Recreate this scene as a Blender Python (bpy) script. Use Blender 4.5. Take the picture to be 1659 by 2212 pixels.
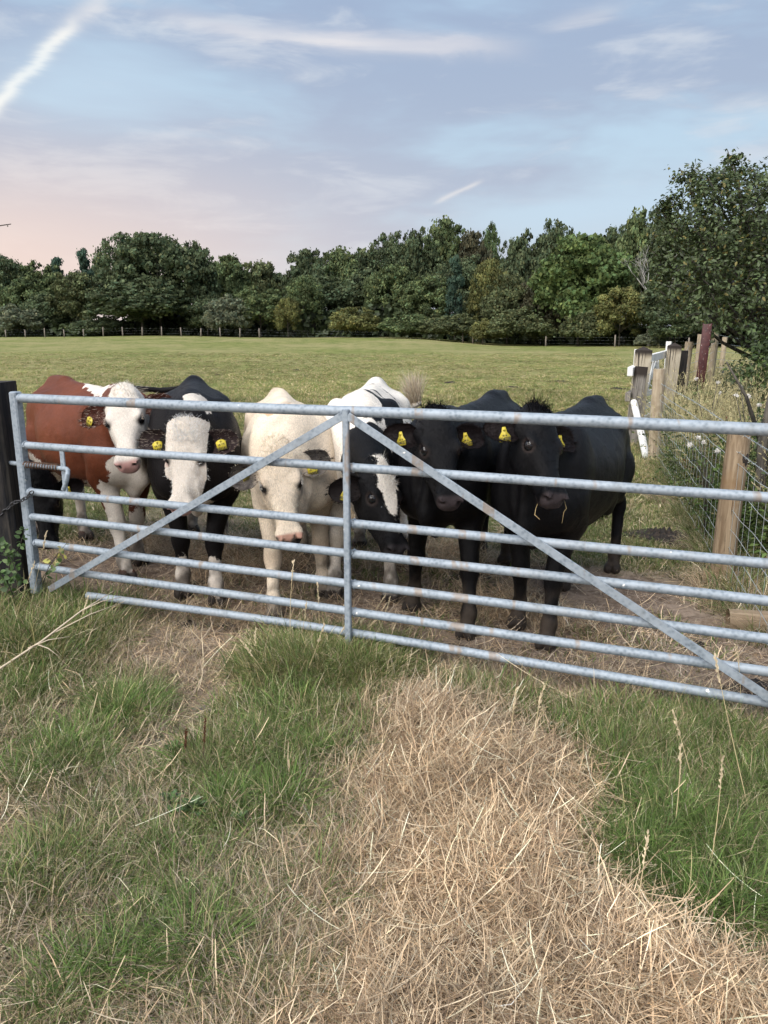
import bpy, math, random
import numpy as np
from mathutils import Vector, Matrix, Euler

# ---------------------------------------------------------------- clear
for o in list(bpy.data.objects):
    bpy.data.objects.remove(o)
SC = bpy.context.scene
COL = SC.collection
RAD = math.radians
rng = np.random.default_rng(7)
random.seed(7)

# ---------------------------------------------------------------- camera
CAM_H = 1.56
PITCH = RAD(13.22)
cam_d = bpy.data.cameras.new('camera')
cam = bpy.data.objects.new('camera', cam_d)
COL.objects.link(cam)
cam.location = (0, 0, CAM_H)
cam.rotation_euler = (RAD(90) - PITCH, 0, 0)
cam_d.sensor_fit = 'VERTICAL'
cam_d.sensor_height = 24.0
cam_d.lens = 24.0 * 1662.0 / 2212.0
cam_d.clip_start = 0.05
cam_d.clip_end = 3000
SC.camera = cam
SC.view_settings.view_transform = 'Standard'
SC.view_settings.look = 'None'
SC.view_settings.gamma = 1.0
SC.view_settings.exposure = 2.0
SC.view_settings.use_curve_mapping = False
SC.render.engine = 'CYCLES'
SC.cycles.max_bounces = 4
SC.cycles.diffuse_bounces = 2
SC.cycles.glossy_bounces = 2
SC.cycles.transmission_bounces = 2
SC.cycles.transparent_max_bounces = 4
SC.cycles.adaptive_threshold = .03

# sight lines of the survey photograph: ground point / point at a given distance
F_, CX_, CY_ = 1662.0, 829.5, 1106.0
_c, _s = math.cos(PITCH), math.sin(PITCH)
def ray(u, v):
    x = u - CX_; y = CY_ - v
    return np.array([x, F_*_c + y*_s, y*_c - F_*_s])
def G(u, v, z=0.0):
    r = ray(u, v); t = (z - CAM_H)/r[2]
    return np.array([r[0]*t, r[1]*t, z])
def P(u, v, Y):
    r = ray(u, v); t = Y/r[1]
    return np.array([r[0]*t, Y, CAM_H + r[2]*t])

# ---------------------------------------------------------------- node helper
class N:
    """tiny expression wrapper round shader node sockets"""
    def __init__(s, nt, sock): s.nt = nt; s.s = sock
    def _op(s, op, *a, clamp=False):
        n = s.nt.nodes.new('ShaderNodeMath'); n.operation = op; n.use_clamp = clamp
        for i, x in enumerate((s,) + a):
            if isinstance(x, N): s.nt.links.new(x.s, n.inputs[i])
            else: n.inputs[i].default_value = x
        return N(s.nt, n.outputs[0])
    def __add__(s, o): return s._op('ADD', o)
    __radd__ = __add__
    def __sub__(s, o): return s._op('SUBTRACT', o)
    def __rsub__(s, o): return (s*-1.0) + o
    def __mul__(s, o): return s._op('MULTIPLY', o)
    __rmul__ = __mul__
    def __truediv__(s, o): return s._op('DIVIDE', o)
    def __neg__(s): return s*-1.0
    def sq(s): return s*s
    def exp(s): return s._op('EXPONENT')
    def abs(s): return s._op('ABSOLUTE')
    def mx(s, o): return s._op('MAXIMUM', o)
    def mn(s, o): return s._op('MINIMUM', o)
    def pw(s, o): return s._op('POWER', o)
    def sat(s): return s._op('MULTIPLY', 1.0, clamp=True)
    def ramp(s, a, b):                      # smooth 0..1 between a and b
        n = s.nt.nodes.new('ShaderNodeMapRange'); n.interpolation_type = 'SMOOTHSTEP'
        s.nt.links.new(s.s, n.inputs[0]); n.inputs[1].default_value = a; n.inputs[2].default_value = b
        return N(s.nt, n.outputs[0])

def new_nt(mat):
    mat.use_nodes = True
    nt = mat.node_tree; nt.nodes.clear()
    return nt
def setin(nt, inp, v):
    if isinstance(v, N): nt.links.new(v.s, inp)
    elif isinstance(v, bpy.types.NodeSocket): nt.links.new(v, inp)
    elif isinstance(v, (tuple, list)) and len(v) == 3 and inp.type == 'RGBA': inp.default_value = (*v, 1)
    else: inp.default_value = v
def mixc(nt, f, a, b, mode='MIX'):
    n = nt.nodes.new('ShaderNodeMix'); n.data_type = 'RGBA'; n.blend_type = mode
    setin(nt, n.inputs[0], f); setin(nt, n.inputs[6], a); setin(nt, n.inputs[7], b)
    return n.outputs[2]
def coords(nt, kind='Object', scale=(1, 1, 1), rot=(0, 0, 0)):
    t = nt.nodes.new('ShaderNodeTexCoord'); m = nt.nodes.new('ShaderNodeMapping')
    nt.links.new(t.outputs[kind], m.inputs[0]); m.inputs['Scale'].default_value = scale; m.inputs['Rotation'].default_value = rot
    return m.outputs[0]
def noise(nt, vec, scale, detail=3, rough=.55, dist=0.0):
    n = nt.nodes.new('ShaderNodeTexNoise'); nt.links.new(vec, n.inputs['Vector'])
    n.inputs['Scale'].default_value = scale; n.inputs['Detail'].default_value = detail
    n.inputs['Roughness'].default_value = rough; n.inputs['Distortion'].default_value = dist
    return N(nt, n.outputs['Fac'])
def voro(nt, vec, scale, out='Distance', feature='F1'):
    n = nt.nodes.new('ShaderNodeTexVoronoi'); nt.links.new(vec, n.inputs['Vector']); n.feature = feature
    n.inputs['Scale'].default_value = scale
    return N(nt, n.outputs[out])
def attr(nt, name, kind='GEOMETRY', out='Fac'):
    n = nt.nodes.new('ShaderNodeAttribute'); n.attribute_name = name; n.attribute_type = kind
    return N(nt, n.outputs[out]) if out == 'Fac' else n.outputs[out]
def bsdf(nt, **k):
    b = nt.nodes.new('ShaderNodeBsdfPrincipled'); o = nt.nodes.new('ShaderNodeOutputMaterial')
    nt.links.new(b.outputs[0], o.inputs[0])
    for kk, v in k.items(): setin(nt, b.inputs[kk.replace('_', ' ')], v)
    return b, o
def bump(nt, h, strength=.3, dist=.01):
    n = nt.nodes.new('ShaderNodeBump'); setin(nt, n.inputs['Height'], h)
    n.inputs['Strength'].default_value = strength; n.inputs['Distance'].default_value = dist
    return n.outputs[0]

# ---------------------------------------------------------------- sky (world) and sun
SUN_EL, SUN_AZ = RAD(46), RAD(-142)      # azimuth from +Y towards +X; the soft light comes from behind the camera, on the left
world = bpy.data.worlds.new('World'); SC.world = world; world.use_nodes = True; world.cycles.sampling_method = 'NONE'
nt = world.node_tree; nt.nodes.clear()
tc = nt.nodes.new('ShaderNodeTexCoord')
sky = nt.nodes.new('ShaderNodeTexSky'); sky.sky_type = 'NISHITA'; sky.sun_disc = False
sky.sun_elevation = SUN_EL; sky.sun_rotation = SUN_AZ
sep = nt.nodes.new('ShaderNodeSeparateXYZ'); nt.links.new(tc.outputs['Generated'], sep.inputs[0])
dx, dy, dz = (N(nt, sep.outputs[i]) for i in range(3))
hyp = (dx*dx + dy*dy)._op('SQRT')
el = dz._op('ARCTAN2', hyp)             # elevation
az = dx._op('ARCTAN2', dy)              # azimuth, 0 = straight ahead
def cvec(sx, sz, off=0.0):
    m = nt.nodes.new('ShaderNodeCombineXYZ')
    setin(nt, m.inputs[0], dx*sx + off); setin(nt, m.inputs[1], dy*sx); setin(nt, m.inputs[2], el*sz)
    return m.outputs[0]
nA = noise(nt, cvec(1.3, 5.5, .4), 1.7, 4, .5, .35)
nB = noise(nt, cvec(2.2, 9.0, 3.1), 1.5, 5, .55, .4)
nC = noise(nt, cvec(5.0, 22.0, 7.7), 1.4, 5, .6, .5)
blue = mixc(nt, el.ramp(.06, .9), (.52, .68, .80), (.40, .60, .86))
nis = nt.nodes.new('ShaderNodeMix'); nis.data_type = 'RGBA'; nis.blend_type = 'MIX'; nis.inputs[0].default_value = .12
nt.links.new(blue, nis.inputs[6])
skm = mixc(nt, 1.0, sky.outputs[0], (.15, .15, .15), 'MULTIPLY')
nt.links.new(skm, nis.inputs[7])
clear = nis.outputs[2]
grey = mixc(nt, el.ramp(.05, .55), (.44, .515, .64), (.315, .42, .61))
dens = (nA*.70 + nB*.42).ramp(.43, .60)
c1 = mixc(nt, dens, clear, grey)
hi = (nB*.6 + nC*.5).ramp(.54, .70)*.65
hz_ = mixc(nt, ((el - .04)/.12).sq()._op('MULTIPLY', -1.0).exp()*.55, c1, (.60, .60, .66))
c2 = mixc(nt, hi, hz_, (.66, .71, .78))
# warm low sky towards the left, mauve to the right
warm = ((el - .06)/.125).sq()._op('MULTIPLY', -1.0).exp()
left = (az*-1.0).ramp(-.18, .50)
c3 = mixc(nt, warm*(left*.80), c2, (.95, .73, .62))
def streak(p0, p1, w, gain, tail=.04, rag=0.0):
    """a vapour trail between two sky directions given as (u, v) sight lines"""
    def ae(p):
        r = ray(*p); return math.atan2(r[0], r[1]), math.atan2(r[2], math.hypot(r[0], r[1]))
    (a0, e0), (a1, e1) = ae(p0), ae(p1)
    L = math.hypot(a1-a0, e1-e0); ux, uy = (a1-a0)/L, (e1-e0)/L
    t = (az - a0)*ux + (el - e0)*uy
    d = (az - a0)*(-uy) + (el - e0)*ux
    if rag: d = d + (nC - .5)*rag
    return ((d/w).sq()*-1.0).exp()*t.ramp(-tail, tail*.5)*(1.0 - t.ramp(L - tail*.5, L + tail))*gain
st = streak((-60, 275), (148, 66), .0062, .95, .02, .03)
c4 = mixc(nt, st.sat(), c3, (1.0, .97, .90))
st2 = (streak((120, 92), (225, -20), .009, .40, .03, .03) + streak((950, 434), (1030, 396), .0028, .45, .014, .012)
       + streak((1200, 55), (1320, 18), .007, .22, .03, .05)).sat()
c5 = mixc(nt, st2, c4, (.93, .88, .84))
st3 = (streak((430, 48), (720, 90), .009, .42, .10, .035) + streak((700, 86), (1040, 106), .010, .50, .08, .03)).sat()
c6 = mixc(nt, st3, c5, (.86, .82, .82))
pb = (streak((60, 175), (330, 185), .045, .55, .10) + streak((1130, 470), (1650, 400), .022, .45, .14)).sat()
c7 = mixc(nt, pb, c6, (.56, .72, .86))
under = mixc(nt, el.ramp(-.06, .0), (.10, .11, .06), c7)
bg = nt.nodes.new('ShaderNodeBackground'); wo = nt.nodes.new('ShaderNodeOutputWorld')
nt.links.new(under, bg.inputs[0]); bg.inputs[1].default_value = .262
nt.links.new(bg.outputs[0], wo.inputs[0])

sd = bpy.data.lights.new('sun', 'SUN'); sun = bpy.data.objects.new('sun', sd); COL.objects.link(sun)
sd.energy = 1.5; sd.angle = RAD(70); sd.color = (1.0, .94, .87)
# light comes from (sin az, cos az) direction at elevation
sdir = Vector((math.sin(SUN_AZ)*math.cos(SUN_EL), math.cos(SUN_AZ)*math.cos(SUN_EL), math.sin(SUN_EL)))
sun.rotation_euler = sdir.to_track_quat('Z', 'Y').to_euler()
sun.location = (0, 0, 20)

# ---------------------------------------------------------------- generic builders
def mk_mesh(name, V, F, attrs=None, smooth=True):
    V = np.asarray(V, np.float32); me = bpy.data.meshes.new(name)
    me.vertices.add(len(V)); me.vertices.foreach_set('co', V.ravel())
    if isinstance(F, np.ndarray):
        k = F.shape[1]; n = len(F)
        me.loops.add(n*k); me.loops.foreach_set('vertex_index', F.astype(np.int32).ravel())
        me.polygons.add(n); me.polygons.foreach_set('loop_start', np.arange(0, n*k, k, dtype=np.int32))
        me.polygons.foreach_set('loop_total', np.full(n, k, np.int32))
    else:
        tot = np.array([len(f) for f in F], np.int32); st = np.concatenate([[0], np.cumsum(tot)[:-1]]).astype(np.int32)
        me.loops.add(int(tot.sum())); me.loops.foreach_set('vertex_index', np.concatenate([np.asarray(f, np.int32) for f in F]))
        me.polygons.add(len(F)); me.polygons.foreach_set('loop_start', st); me.polygons.foreach_set('loop_total', tot)
    if attrs:
        for an, av in attrs.items():
            av = np.asarray(av, np.float32)
            if av.ndim == 1:
                a = me.attributes.new(an, 'FLOAT', 'POINT'); a.data.foreach_set('value', av)
            else:
                if av.shape[1] == 3: av = np.hstack([av, np.ones((len(av), 1), np.float32)])
                a = me.attributes.new(an, 'FLOAT_COLOR', 'POINT'); a.data.foreach_set('color', av.ravel())
    me.update(calc_edges=True)
    if smooth: me.polygons.foreach_set('use_smooth', np.ones(len(me.polygons), bool))
    return me
def obj(name, me, mat=None, parent=None, loc=None):
    o = bpy.data.objects.new(name, me); COL.objects.link(o)
    if mat is not None and len(me.materials) == 0: me.materials.append(mat)
    if parent is not None: o.parent = parent
    if loc is not None: o.location = loc
    return o
def tag(o, label=None, cat=None, group=None, kind=None):
    if label: o['label'] = label
    if cat: o['category'] = cat
    if group: o['group'] = group
    if kind: o['kind'] = kind
    return o
def thing(name, label, cat, loc=(0, 0, 0), rotz=0.0, group=None):
    o = bpy.data.objects.new(name, None); COL.objects.link(o); o.empty_display_size = .2
    o.location = loc; o.rotation_euler = (0, 0, rotz)
    return tag(o, label, cat, group)

class MB:
    """collects polygons with optional per-vertex colour"""
    def __init__(s): s.v = []; s.f = []; s.n = 0
    def add(s, V, F):
        V = np.asarray(V, float); s.v.append(V)
        s.f += [[i + s.n for i in f] for f in F]; s.n += len(V)
    def box(s, c, size, R=None, taper=1.0, bev=0.0):
        hx, hy, hz = (q/2 for q in size)
        b = min(bev, hx*.9, hy*.9, hz*.9)
        if b <= 0:
            V = np.array([[x*hx*(taper if z > 0 else 1), y*hy*(taper if z > 0 else 1), z*hz] for z in (-1, 1) for x, y in ((-1, -1), (1, -1), (1, 1), (-1, 1))])
            F = [(3, 2, 1, 0), (4, 5, 6, 7), (0, 1, 5, 4), (1, 2, 6, 5), (2, 3, 7, 6), (3, 0, 4, 7)]
        else:
            V = []
            for z, i in ((-hz, b), (-hz+b, 0), (hz-b, 0), (hz, b)):
                tp = taper if z > 0 else 1
                for x, y in ((-hx+b, -hy), (hx-b, -hy), (hx, -hy+b), (hx, hy-b), (hx-b, hy), (-hx+b, hy), (-hx, hy-b), (-hx, -hy+b)):
                    V.append([x*(1-i/hx)*tp, y*(1-i/hy)*tp, z])
            V = np.array(V); F = [tuple(range(7, -1, -1)), tuple(range(24, 32))]
            for k in range(3):
                for j in range(8):
                    F.append((k*8+j, k*8+(j+1) % 8, k*8+8+(j+1) % 8, k*8+8+j))
        if R is not None: V = V @ np.array(R).T
        s.add(V + np.array(c), F)
    def tube(s, pts, rad, seg=10, cap=True, flat=1.0):
        pts = np.array(pts, float); n = len(pts)
        rad = np.full(n, rad) if np.isscalar(rad) else np.array(rad, float)
        T = np.gradient(pts, axis=0) if n > 2 else np.repeat((pts[1]-pts[0])[None], 2, 0)
        T /= np.linalg.norm(T, axis=1)[:, None] + 1e-9
        up = np.array([0, 0, 1.]) if abs(T[0][2]) < .9 else np.array([1., 0, 0])
        V = []
        u = np.cross(T[0], up); u /= np.linalg.norm(u)
        for i in range(n):
            u = u - T[i]*np.dot(u, T[i]); u /= np.linalg.norm(u) + 1e-9
            w = np.cross(T[i], u)
            a = np.linspace(0, 2*np.pi, seg, endpoint=False)
            V.append(pts[i] + rad[i]*(np.cos(a)[:, None]*u*flat + np.sin(a)[:, None]*w))
        V = np.vstack(V); F = []
        for i in range(n-1):
            for j in range(seg):
                a0 = i*seg+j; a1 = i*seg+(j+1) % seg
                F.append((a0, a1, a1+seg, a0+seg))
        if cap:
            F.append(tuple(range(seg-1, -1, -1))); F.append(tuple(range((n-1)*seg, n*seg)))
        s.add(V, F)
    def mesh(s, name, smooth=True, attrs=None):
        return mk_mesh(name, np.vstack(s.v), s.f, attrs, smooth)
def autosmooth(me, ang=.6):
    me.update()
    try: me.set_sharp_from_angle(angle=ang)
    except Exception: pass
    return me

def vnoise(p, seed=0):
    """vectorised value noise, p (n,3) -> -1..1"""
    p = np.asarray(p, float); i = np.floor(p).astype(np.int64); f = p - i; f = f*f*(3-2*f)
    def h(a, b, c):
        n = (a*374761393 + b*668265263 + c*2147483647 + seed*1274126177) & 0xFFFFFFFF
        n = ((n ^ (n >> 13))*1274126177) & 0xFFFFFFFF
        n = n ^ (n >> 16)
        return (n & 0xFFFF)/32767.5 - 1
    r = 0
    for a in (0, 1):
        for b in (0, 1):
            for c in (0, 1):
                w = (f[:, 0] if a else 1-f[:, 0])*(f[:, 1] if b else 1-f[:, 1])*(f[:, 2] if c else 1-f[:, 2])
                r = r + w*h(i[:, 0]+a, i[:, 1]+b, i[:, 2]+c)
    return r
def fbm(p, oct=3, seed=0):
    r = 0; a = 1.0; p = np.asarray(p, float)
    for k in range(oct):
        r = r + a*vnoise(p*2**k + k*7.3, seed+k); a *= .5
    return r
def fbm2(x, y, scale, oct=3, seed=0):
    return fbm(np.stack([np.ravel(x)*scale, np.ravel(y)*scale, np.zeros(np.size(x))], 1), oct, seed).reshape(np.shape(x))
def sstep(x, a, b):
    t = np.clip((x-a)/(b-a), 0, 1); return t*t*(3-2*t)
# ---------------------------------------------------------------- materials
MAT = {}
def material(name):
    m = bpy.data.materials.new(name); MAT[name] = m
    return m, new_nt(m)

def m_galv():
    m, nt = material('galvanised_steel')
    co = coords(nt)
    sp = voro(nt, co, 70.0, 'Color') if False else voro(nt, co, 55.0)
    n1 = noise(nt, co, 9, 4); n2 = noise(nt, co, 60, 3); n3 = noise(nt, co, 2.2, 3, .6)
    base = mixc(nt, (n1*.6 + n2*.4).ramp(.38, .62), (.135, .170, .205), (.25, .295, .345))
    base = mixc(nt, sp.ramp(.05, .7)*.5, base, (.36, .41, .46))
    base = mixc(nt, (n3.ramp(.52, .66)*noise(nt, co, 25, 3).ramp(.3, .7))*.40, base, (.20, .20, .19))
    rust = noise(nt, coords(nt, 'Object', (2.3, .3, .3)), 5.0, 2, .5).ramp(.63, .67)*noise(nt, co, 30, 3).ramp(.30, .55)
    base = mixc(nt, rust*.6, base, (.24, .17, .11))
    spots = noise(nt, co, 34, 2, .4).ramp(.76, .79)
    base = mixc(nt, spots, base, (.75, .75, .72))
    bsdf(nt, Base_Color=base, Metallic=.25, Roughness=(n2*.35 + .45), Normal=bump(nt, n2*.5 + n1, .25, .004))
m_galv()
def m_rust():
    m, nt = material('rusty_spring'); co = coords(nt)
    bsdf(nt, Base_Color=mixc(nt, noise(nt, co, 60).ramp(.4, .6), (.07, .035, .02), (.20, .12, .08)), Roughness=.8, Metallic=.2)
m_rust()
def m_dark_iron():
    m, nt = material('dark_chain'); bsdf(nt, Base_Color=(.06, .06, .065), Roughness=.5, Metallic=.7)
m_dark_iron()
def m_wood(name, dark, mid, lite, crack=.6, stain=None, drip=None, gs=1.0, topdark=None):
    m, nt = material(name)
    co = coords(nt, 'Object', (14*gs, 14*gs, 1.1*gs)); c2 = coords(nt)
    g1 = noise(nt, co, 1.6, 5, .6, 1.2); g2 = noise(nt, co, 6.0, 4, .6, .3); big = noise(nt, c2, 4, 3)
    col = mixc(nt, g1.ramp(.35, .65), mid, lite)
    col = mixc(nt, (g2.ramp(.58, .70))*crack, col, dark)
    if stain: col = mixc(nt, big.ramp(.50, .66)*.7, col, stain)
    gen = nt.nodes.new('ShaderNodeTexCoord'); sp = nt.nodes.new('ShaderNodeSeparateXYZ'); nt.links.new(gen.outputs['Generated'], sp.inputs[0])
    z = N(nt, sp.outputs[2])
    if drip is not None:                       # dark runs of wet tannin from the top
        col = mixc(nt, (noise(nt, coords(nt, 'Object', (40, 40, .8)), 1.0, 3, .6) + (z*.24 - .17)).ramp(.62, .66), col, drip)
    if topdark: col = mixc(nt, z.ramp(*topdark), col, (.035, .028, .024))
    bsdf(nt, Base_Color=col, Roughness=.88, Specular_IOR_Level=.25, Normal=bump(nt, g2*.6 + g1*.6, .7, .008))
m_wood('black_sleeper', (.004, .004, .005), (.013, .013, .015), (.05, .043, .036), .8, (.012, .011, .012))
m_wood('tan_post', (.05, .033, .022), (.17, .12, .075), (.33, .255, .17), .9, (.19, .115, .055))
m_wood('pale_post', (.08, .06, .045), (.30, .24, .17), (.46, .39, .29), .7, (.22, .17, .11))
m_wood('gatepost_wood', (.10, .08, .06), (.36, .31, .23), (.50, .45, .35), .5, (.26, .22, .16), (.025, .018, .015), 1.0, (.90, .95))
m_wood('weathered_post', (.02, .018, .016), (.14, .125, .11), (.27, .25, .22), .8, (.10, .09, .08), (.015, .013, .012), 1.0, (.86, .93))
m_wood('white_paint', (.22, .20, .18), (.60, .60, .58), (.76, .76, .74), .6, (.52, .50, .46))
m_wood('far_post', (.06, .05, .04), (.14, .12, .10), (.22, .195, .165), .4)
m_wood('log_wood', (.05, .035, .025), (.19, .14, .09), (.31, .24, .165), .6, (.20, .14, .09))
def m_girder():
    m, nt = material('maroon_paint'); co = coords(nt)
    n = noise(nt, co, 14, 4)
    edge = noise(nt, coords(nt, 'Object', (60, 60, 4)), 1.0, 3).ramp(.66, .70)
    c = mixc(nt, n.ramp(.4, .6), (.055, .016, .018), (.085, .026, .026)); c = mixc(nt, edge*.8, c, (.45, .42, .40))
    bsdf(nt, Base_Color=c, Roughness=.6, Normal=bump(nt, n, .2))
m_girder()
def m_wire():
    m, nt = material('fence_wire'); bsdf(nt, Base_Color=(.50, .54, .54), Roughness=.42, Metallic=.55)
m_wire()

def m_ground():
    m, nt = material('ground_soil')
    co = coords(nt); zc = attr(nt, 'zone', 'GEOMETRY', 'Color')
    sp = nt.nodes.new('ShaderNodeSeparateColor'); nt.links.new(zc, sp.inputs[0])
    zh, zg, zd = (N(nt, sp.outputs[i]) for i in range(3))
    fd = attr(nt, 'field')
    n1 = noise(nt, co, 3, 5, .6); n2 = noise(nt, co, 22, 5, .65); n3 = noise(nt, co, 120, 3, .6); n4 = noise(nt, co, .55, 4, .6)
    soil = mixc(nt, (n2*.6+n1*.5).ramp(.42, .66), (.14, .10, .075), (.31, .24, .185))
    soil = mixc(nt, n3.ramp(.60, .70)*.6, soil, (.33, .26, .19))
    thatch = mixc(nt, n2.ramp(.35, .65), (.08, .082, .040), (.235, .20, .115))
    hay = mixc(nt, n3.ramp(.35, .65), (.20, .15, .095), (.46, .35, .23))
    c = mixc(nt, zg.sat(), soil, thatch); c = mixc(nt, zh.sat(), c, hay)
    # grazed pasture: green with straw-coloured and bare patches drawn out across the view
    far = noise(nt, co, .09, 4, .6); mid = noise(nt, co, .8, 4, .65); fine = noise(nt, co, 7.0, 4, .7); vf = noise(nt, co, 42.0, 3, .7)
    g = mixc(nt, (mid*.5 + fine*.35 + vf*.3).ramp(.48, .66), (.095, .130, .032), (.205, .212, .070))
    g = mixc(nt, (far*.5 + mid*.3 + fine*.35).ramp(.50, .66)*.8, g, (.27, .24, .115))
    g = mixc(nt, (vf*.6+fine*.5).ramp(.62, .76)*.7, g, (.36, .31, .17))
    g = mixc(nt, (noise(nt, co, 1.9, 4, .6)).ramp(.62, .70)*.55, g, (.05, .042, .028))
    c = mixc(nt, fd, c, g)
    bsdf(nt, Base_Color=c, Roughness=.95, Specular_IOR_Level=.1, Normal=bump(nt, n2*.7 + n3*.35 + vf*.3 + fine*.8, .8, .03))
m_ground()
def leafmat(name, tint_kind=None, trans=.35, rough=.55, var=.0, spec=.3, obj_tint=False):
    """colour attribute 'col' (and, on scattered clumps, the clump's own 'tint')"""
    m, nt = material(name)
    c = attr(nt, 'col', 'GEOMETRY', 'Color')
    if tint_kind: c = mixc(nt, 1.0, c, attr(nt, 'tint', 'INSTANCER', 'Color'), 'MULTIPLY')
    if obj_tint:
        oi = nt.nodes.new('ShaderNodeObjectInfo'); c = mixc(nt, 1.0, c, oi.outputs['Color'], 'MULTIPLY')
    b = nt.nodes.new('ShaderNodeBsdfPrincipled'); setin(nt, b.inputs['Base Color'], c)
    b.inputs['Roughness'].default_value = rough; b.inputs['Specular IOR Level'].default_value = spec
    t = nt.nodes.new('ShaderNodeBsdfTranslucent'); setin(nt, t.inputs[0], c)
    mx = nt.nodes.new('ShaderNodeMixShader'); mx.inputs[0].default_value = trans
    o = nt.nodes.new('ShaderNodeOutputMaterial')
    nt.links.new(b.outputs[0], mx.inputs[1]); nt.links.new(t.outputs[0], mx.inputs[2]); nt.links.new(mx.outputs[0], o.inputs[0])
leafmat('grass_blade', True, .30); leafmat('straw', True, .25, .6)
leafmat('leaf', None, .25, .5, spec=.35); leafmat('far_leaf', None, .30, .7, obj_tint=True, spec=.15)
leafmat('stem', None, .05, .8, spec=.1)
def m_bark():
    m, nt = material('bark'); co = coords(nt, 'Object', (6, 6, 1.5)); n = noise(nt, co, 4, 5)
    bsdf(nt, Base_Color=mixc(nt, n.ramp(.35, .65), (.025, .022, .018), (.09, .08, .065)), Roughness=.9, Normal=bump(nt, n, .6, .03))
    m, nt = material('dead_wood'); bsdf(nt, Base_Color=(.26, .25, .23), Roughness=.9)
    m, nt = material('dung'); co = coords(nt); n = noise(nt, co, 35, 5, .7)
    bsdf(nt, Base_Color=mixc(nt, n.ramp(.4, .65), (.012, .009, .007), (.055, .038, .028)), Roughness=.75, Normal=bump(nt, n, 1.0, .03))
    m, nt = material('stone'); co = coords(nt); n = noise(nt, co, 18, 4)
    bsdf(nt, Base_Color=mixc(nt, n.ramp(.35, .65), (.13, .11, .10), (.24, .21, .19)), Roughness=.9, Normal=bump(nt, n, .5, .01))
    m, nt = material('thistle_down'); bsdf(nt, Base_Color=(.75, .72, .68), Roughness=.9)
m_bark()

# ---------------------------------------------------------------- the ground: zones in plan
def gpoly(pts): return np.array([G(u, v)[:2] for u, v in pts])
def sdist(poly, x, y):
    """signed distance to a polygon, positive inside"""
    x = np.asarray(x, float); y = np.asarray(y, float)
    d = np.full(x.shape, 1e9); ins = np.zeros(x.shape, bool)
    n = len(poly)
    for i in range(n):
        ax, ay = poly[i]; bx, by = poly[(i+1) % n]
        ex, ey = bx-ax, by-ay; L = ex*ex+ey*ey+1e-12
        t = np.clip(((x-ax)*ex+(y-ay)*ey)/L, 0, 1)
        d = np.minimum(d, (x-ax-t*ex)**2 + (y-ay-t*ey)**2)
        c = ((ay > y) != (by > y)) & (x < (bx-ax)*(y-ay)/(by-ay+1e-12)+ax)
        ins ^= c
    d = np.sqrt(d)
    return np.where(ins, d, -d)
Z_HAY = gpoly([(870, 1485), (960, 1500), (1060, 1530), (1170, 1590), (1285, 1640), (1290, 1760), (1280, 1880), (1340, 1960), (1430, 1990), (1510, 2050), (1659, 2110), (1800, 2170), (1800, 2500), (800, 2500), (690, 2300), (760, 2140), (860, 2020), (810, 1900), (850, 1800), (790, 1700), (830, 1600), (800, 1540)])
Z_HAY2 = gpoly([(780, 1500), (880, 1480), (1300, 1630), (1300, 1900), (1700, 2120), (1700, 2500), (300, 2500), (480, 2150), (500, 2060), (620, 1930), (660, 1800), (720, 1700), (690, 1620)])
Z_GRS = [gpoly(p) for p in (
    [(1130, 1530), (1400, 1535), (1900, 1600), (2100, 1750), (2100, 2200), (1800, 2150), (1659, 2090), (1530, 2040), (1440, 1970), (1320, 1900), (1300, 1750), (1290, 1640)],
    [(-400, 1262), (120, 1262), (240, 1300), (255, 1380), (170, 1440), (120, 1500), (20, 1560), (-400, 1620)],
    [(195, 1520), (250, 1480), (320, 1500), (345, 1550), (290, 1590), (200, 1575)],
    [(30, 1640), (90, 1590), (190, 1600), (220, 1650), (150, 1720), (40, 1740)],
    [(470, 1540), (560, 1460), (700, 1420), (860, 1420), (860, 1500), (770, 1560), (740, 1660), (700, 1760), (640, 1830), (540, 1850), (420, 1830), (330, 1720), (400, 1660), (500, 1600)],
    [(590, 1400), (700, 1375), (850, 1390), (890, 1440), (850, 1500), (700, 1500), (560, 1470)],
    [(240, 1800), (420, 1790), (480, 1860), (480, 1960), (560, 2020), (560, 2100), (500, 2230), (200, 2400), (80, 2300), (160, 2100), (140, 1950)],
    [(60, 1850), (120, 1840), (130, 1930), (70, 1950)],
    [(860, 1520), (900, 1470), (1100, 1510), (1180, 1560), (1080, 1560), (980, 1520)])]
Z_MIX = gpoly([(-600, 1560), (60, 1600), (330, 1700), (560, 1800), (720, 1760), (900, 1900), (800, 2200), (700, 2600), (-900, 2600)])
def zones(x, y):
    n = fbm2(x, y, 3.2, 3, 3)*.07 + fbm2(x, y, 14, 2, 5)*.03
    hay = sstep(sdist(Z_HAY, x, y)+n*.6, -.02, .05); hay2 = sstep(sdist(Z_HAY2, x, y)+n, -.05, .10)
    gr = np.zeros(np.shape(x))
    for p in Z_GRS: gr = np.maximum(gr, sstep(sdist(p, x, y)+n, -.04, .08))
    mix_ = sstep(sdist(Z_MIX, x, y)+n*2, -.1, .15)
    return hay, hay2, gr, mix_
GATE_AZ = RAD(21.8)
MIDX = P(756, 1106, 3.5)[0]
def gate_y(x): return 3.5 - math.tan(GATE_AZ)*(x - MIDX)
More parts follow.
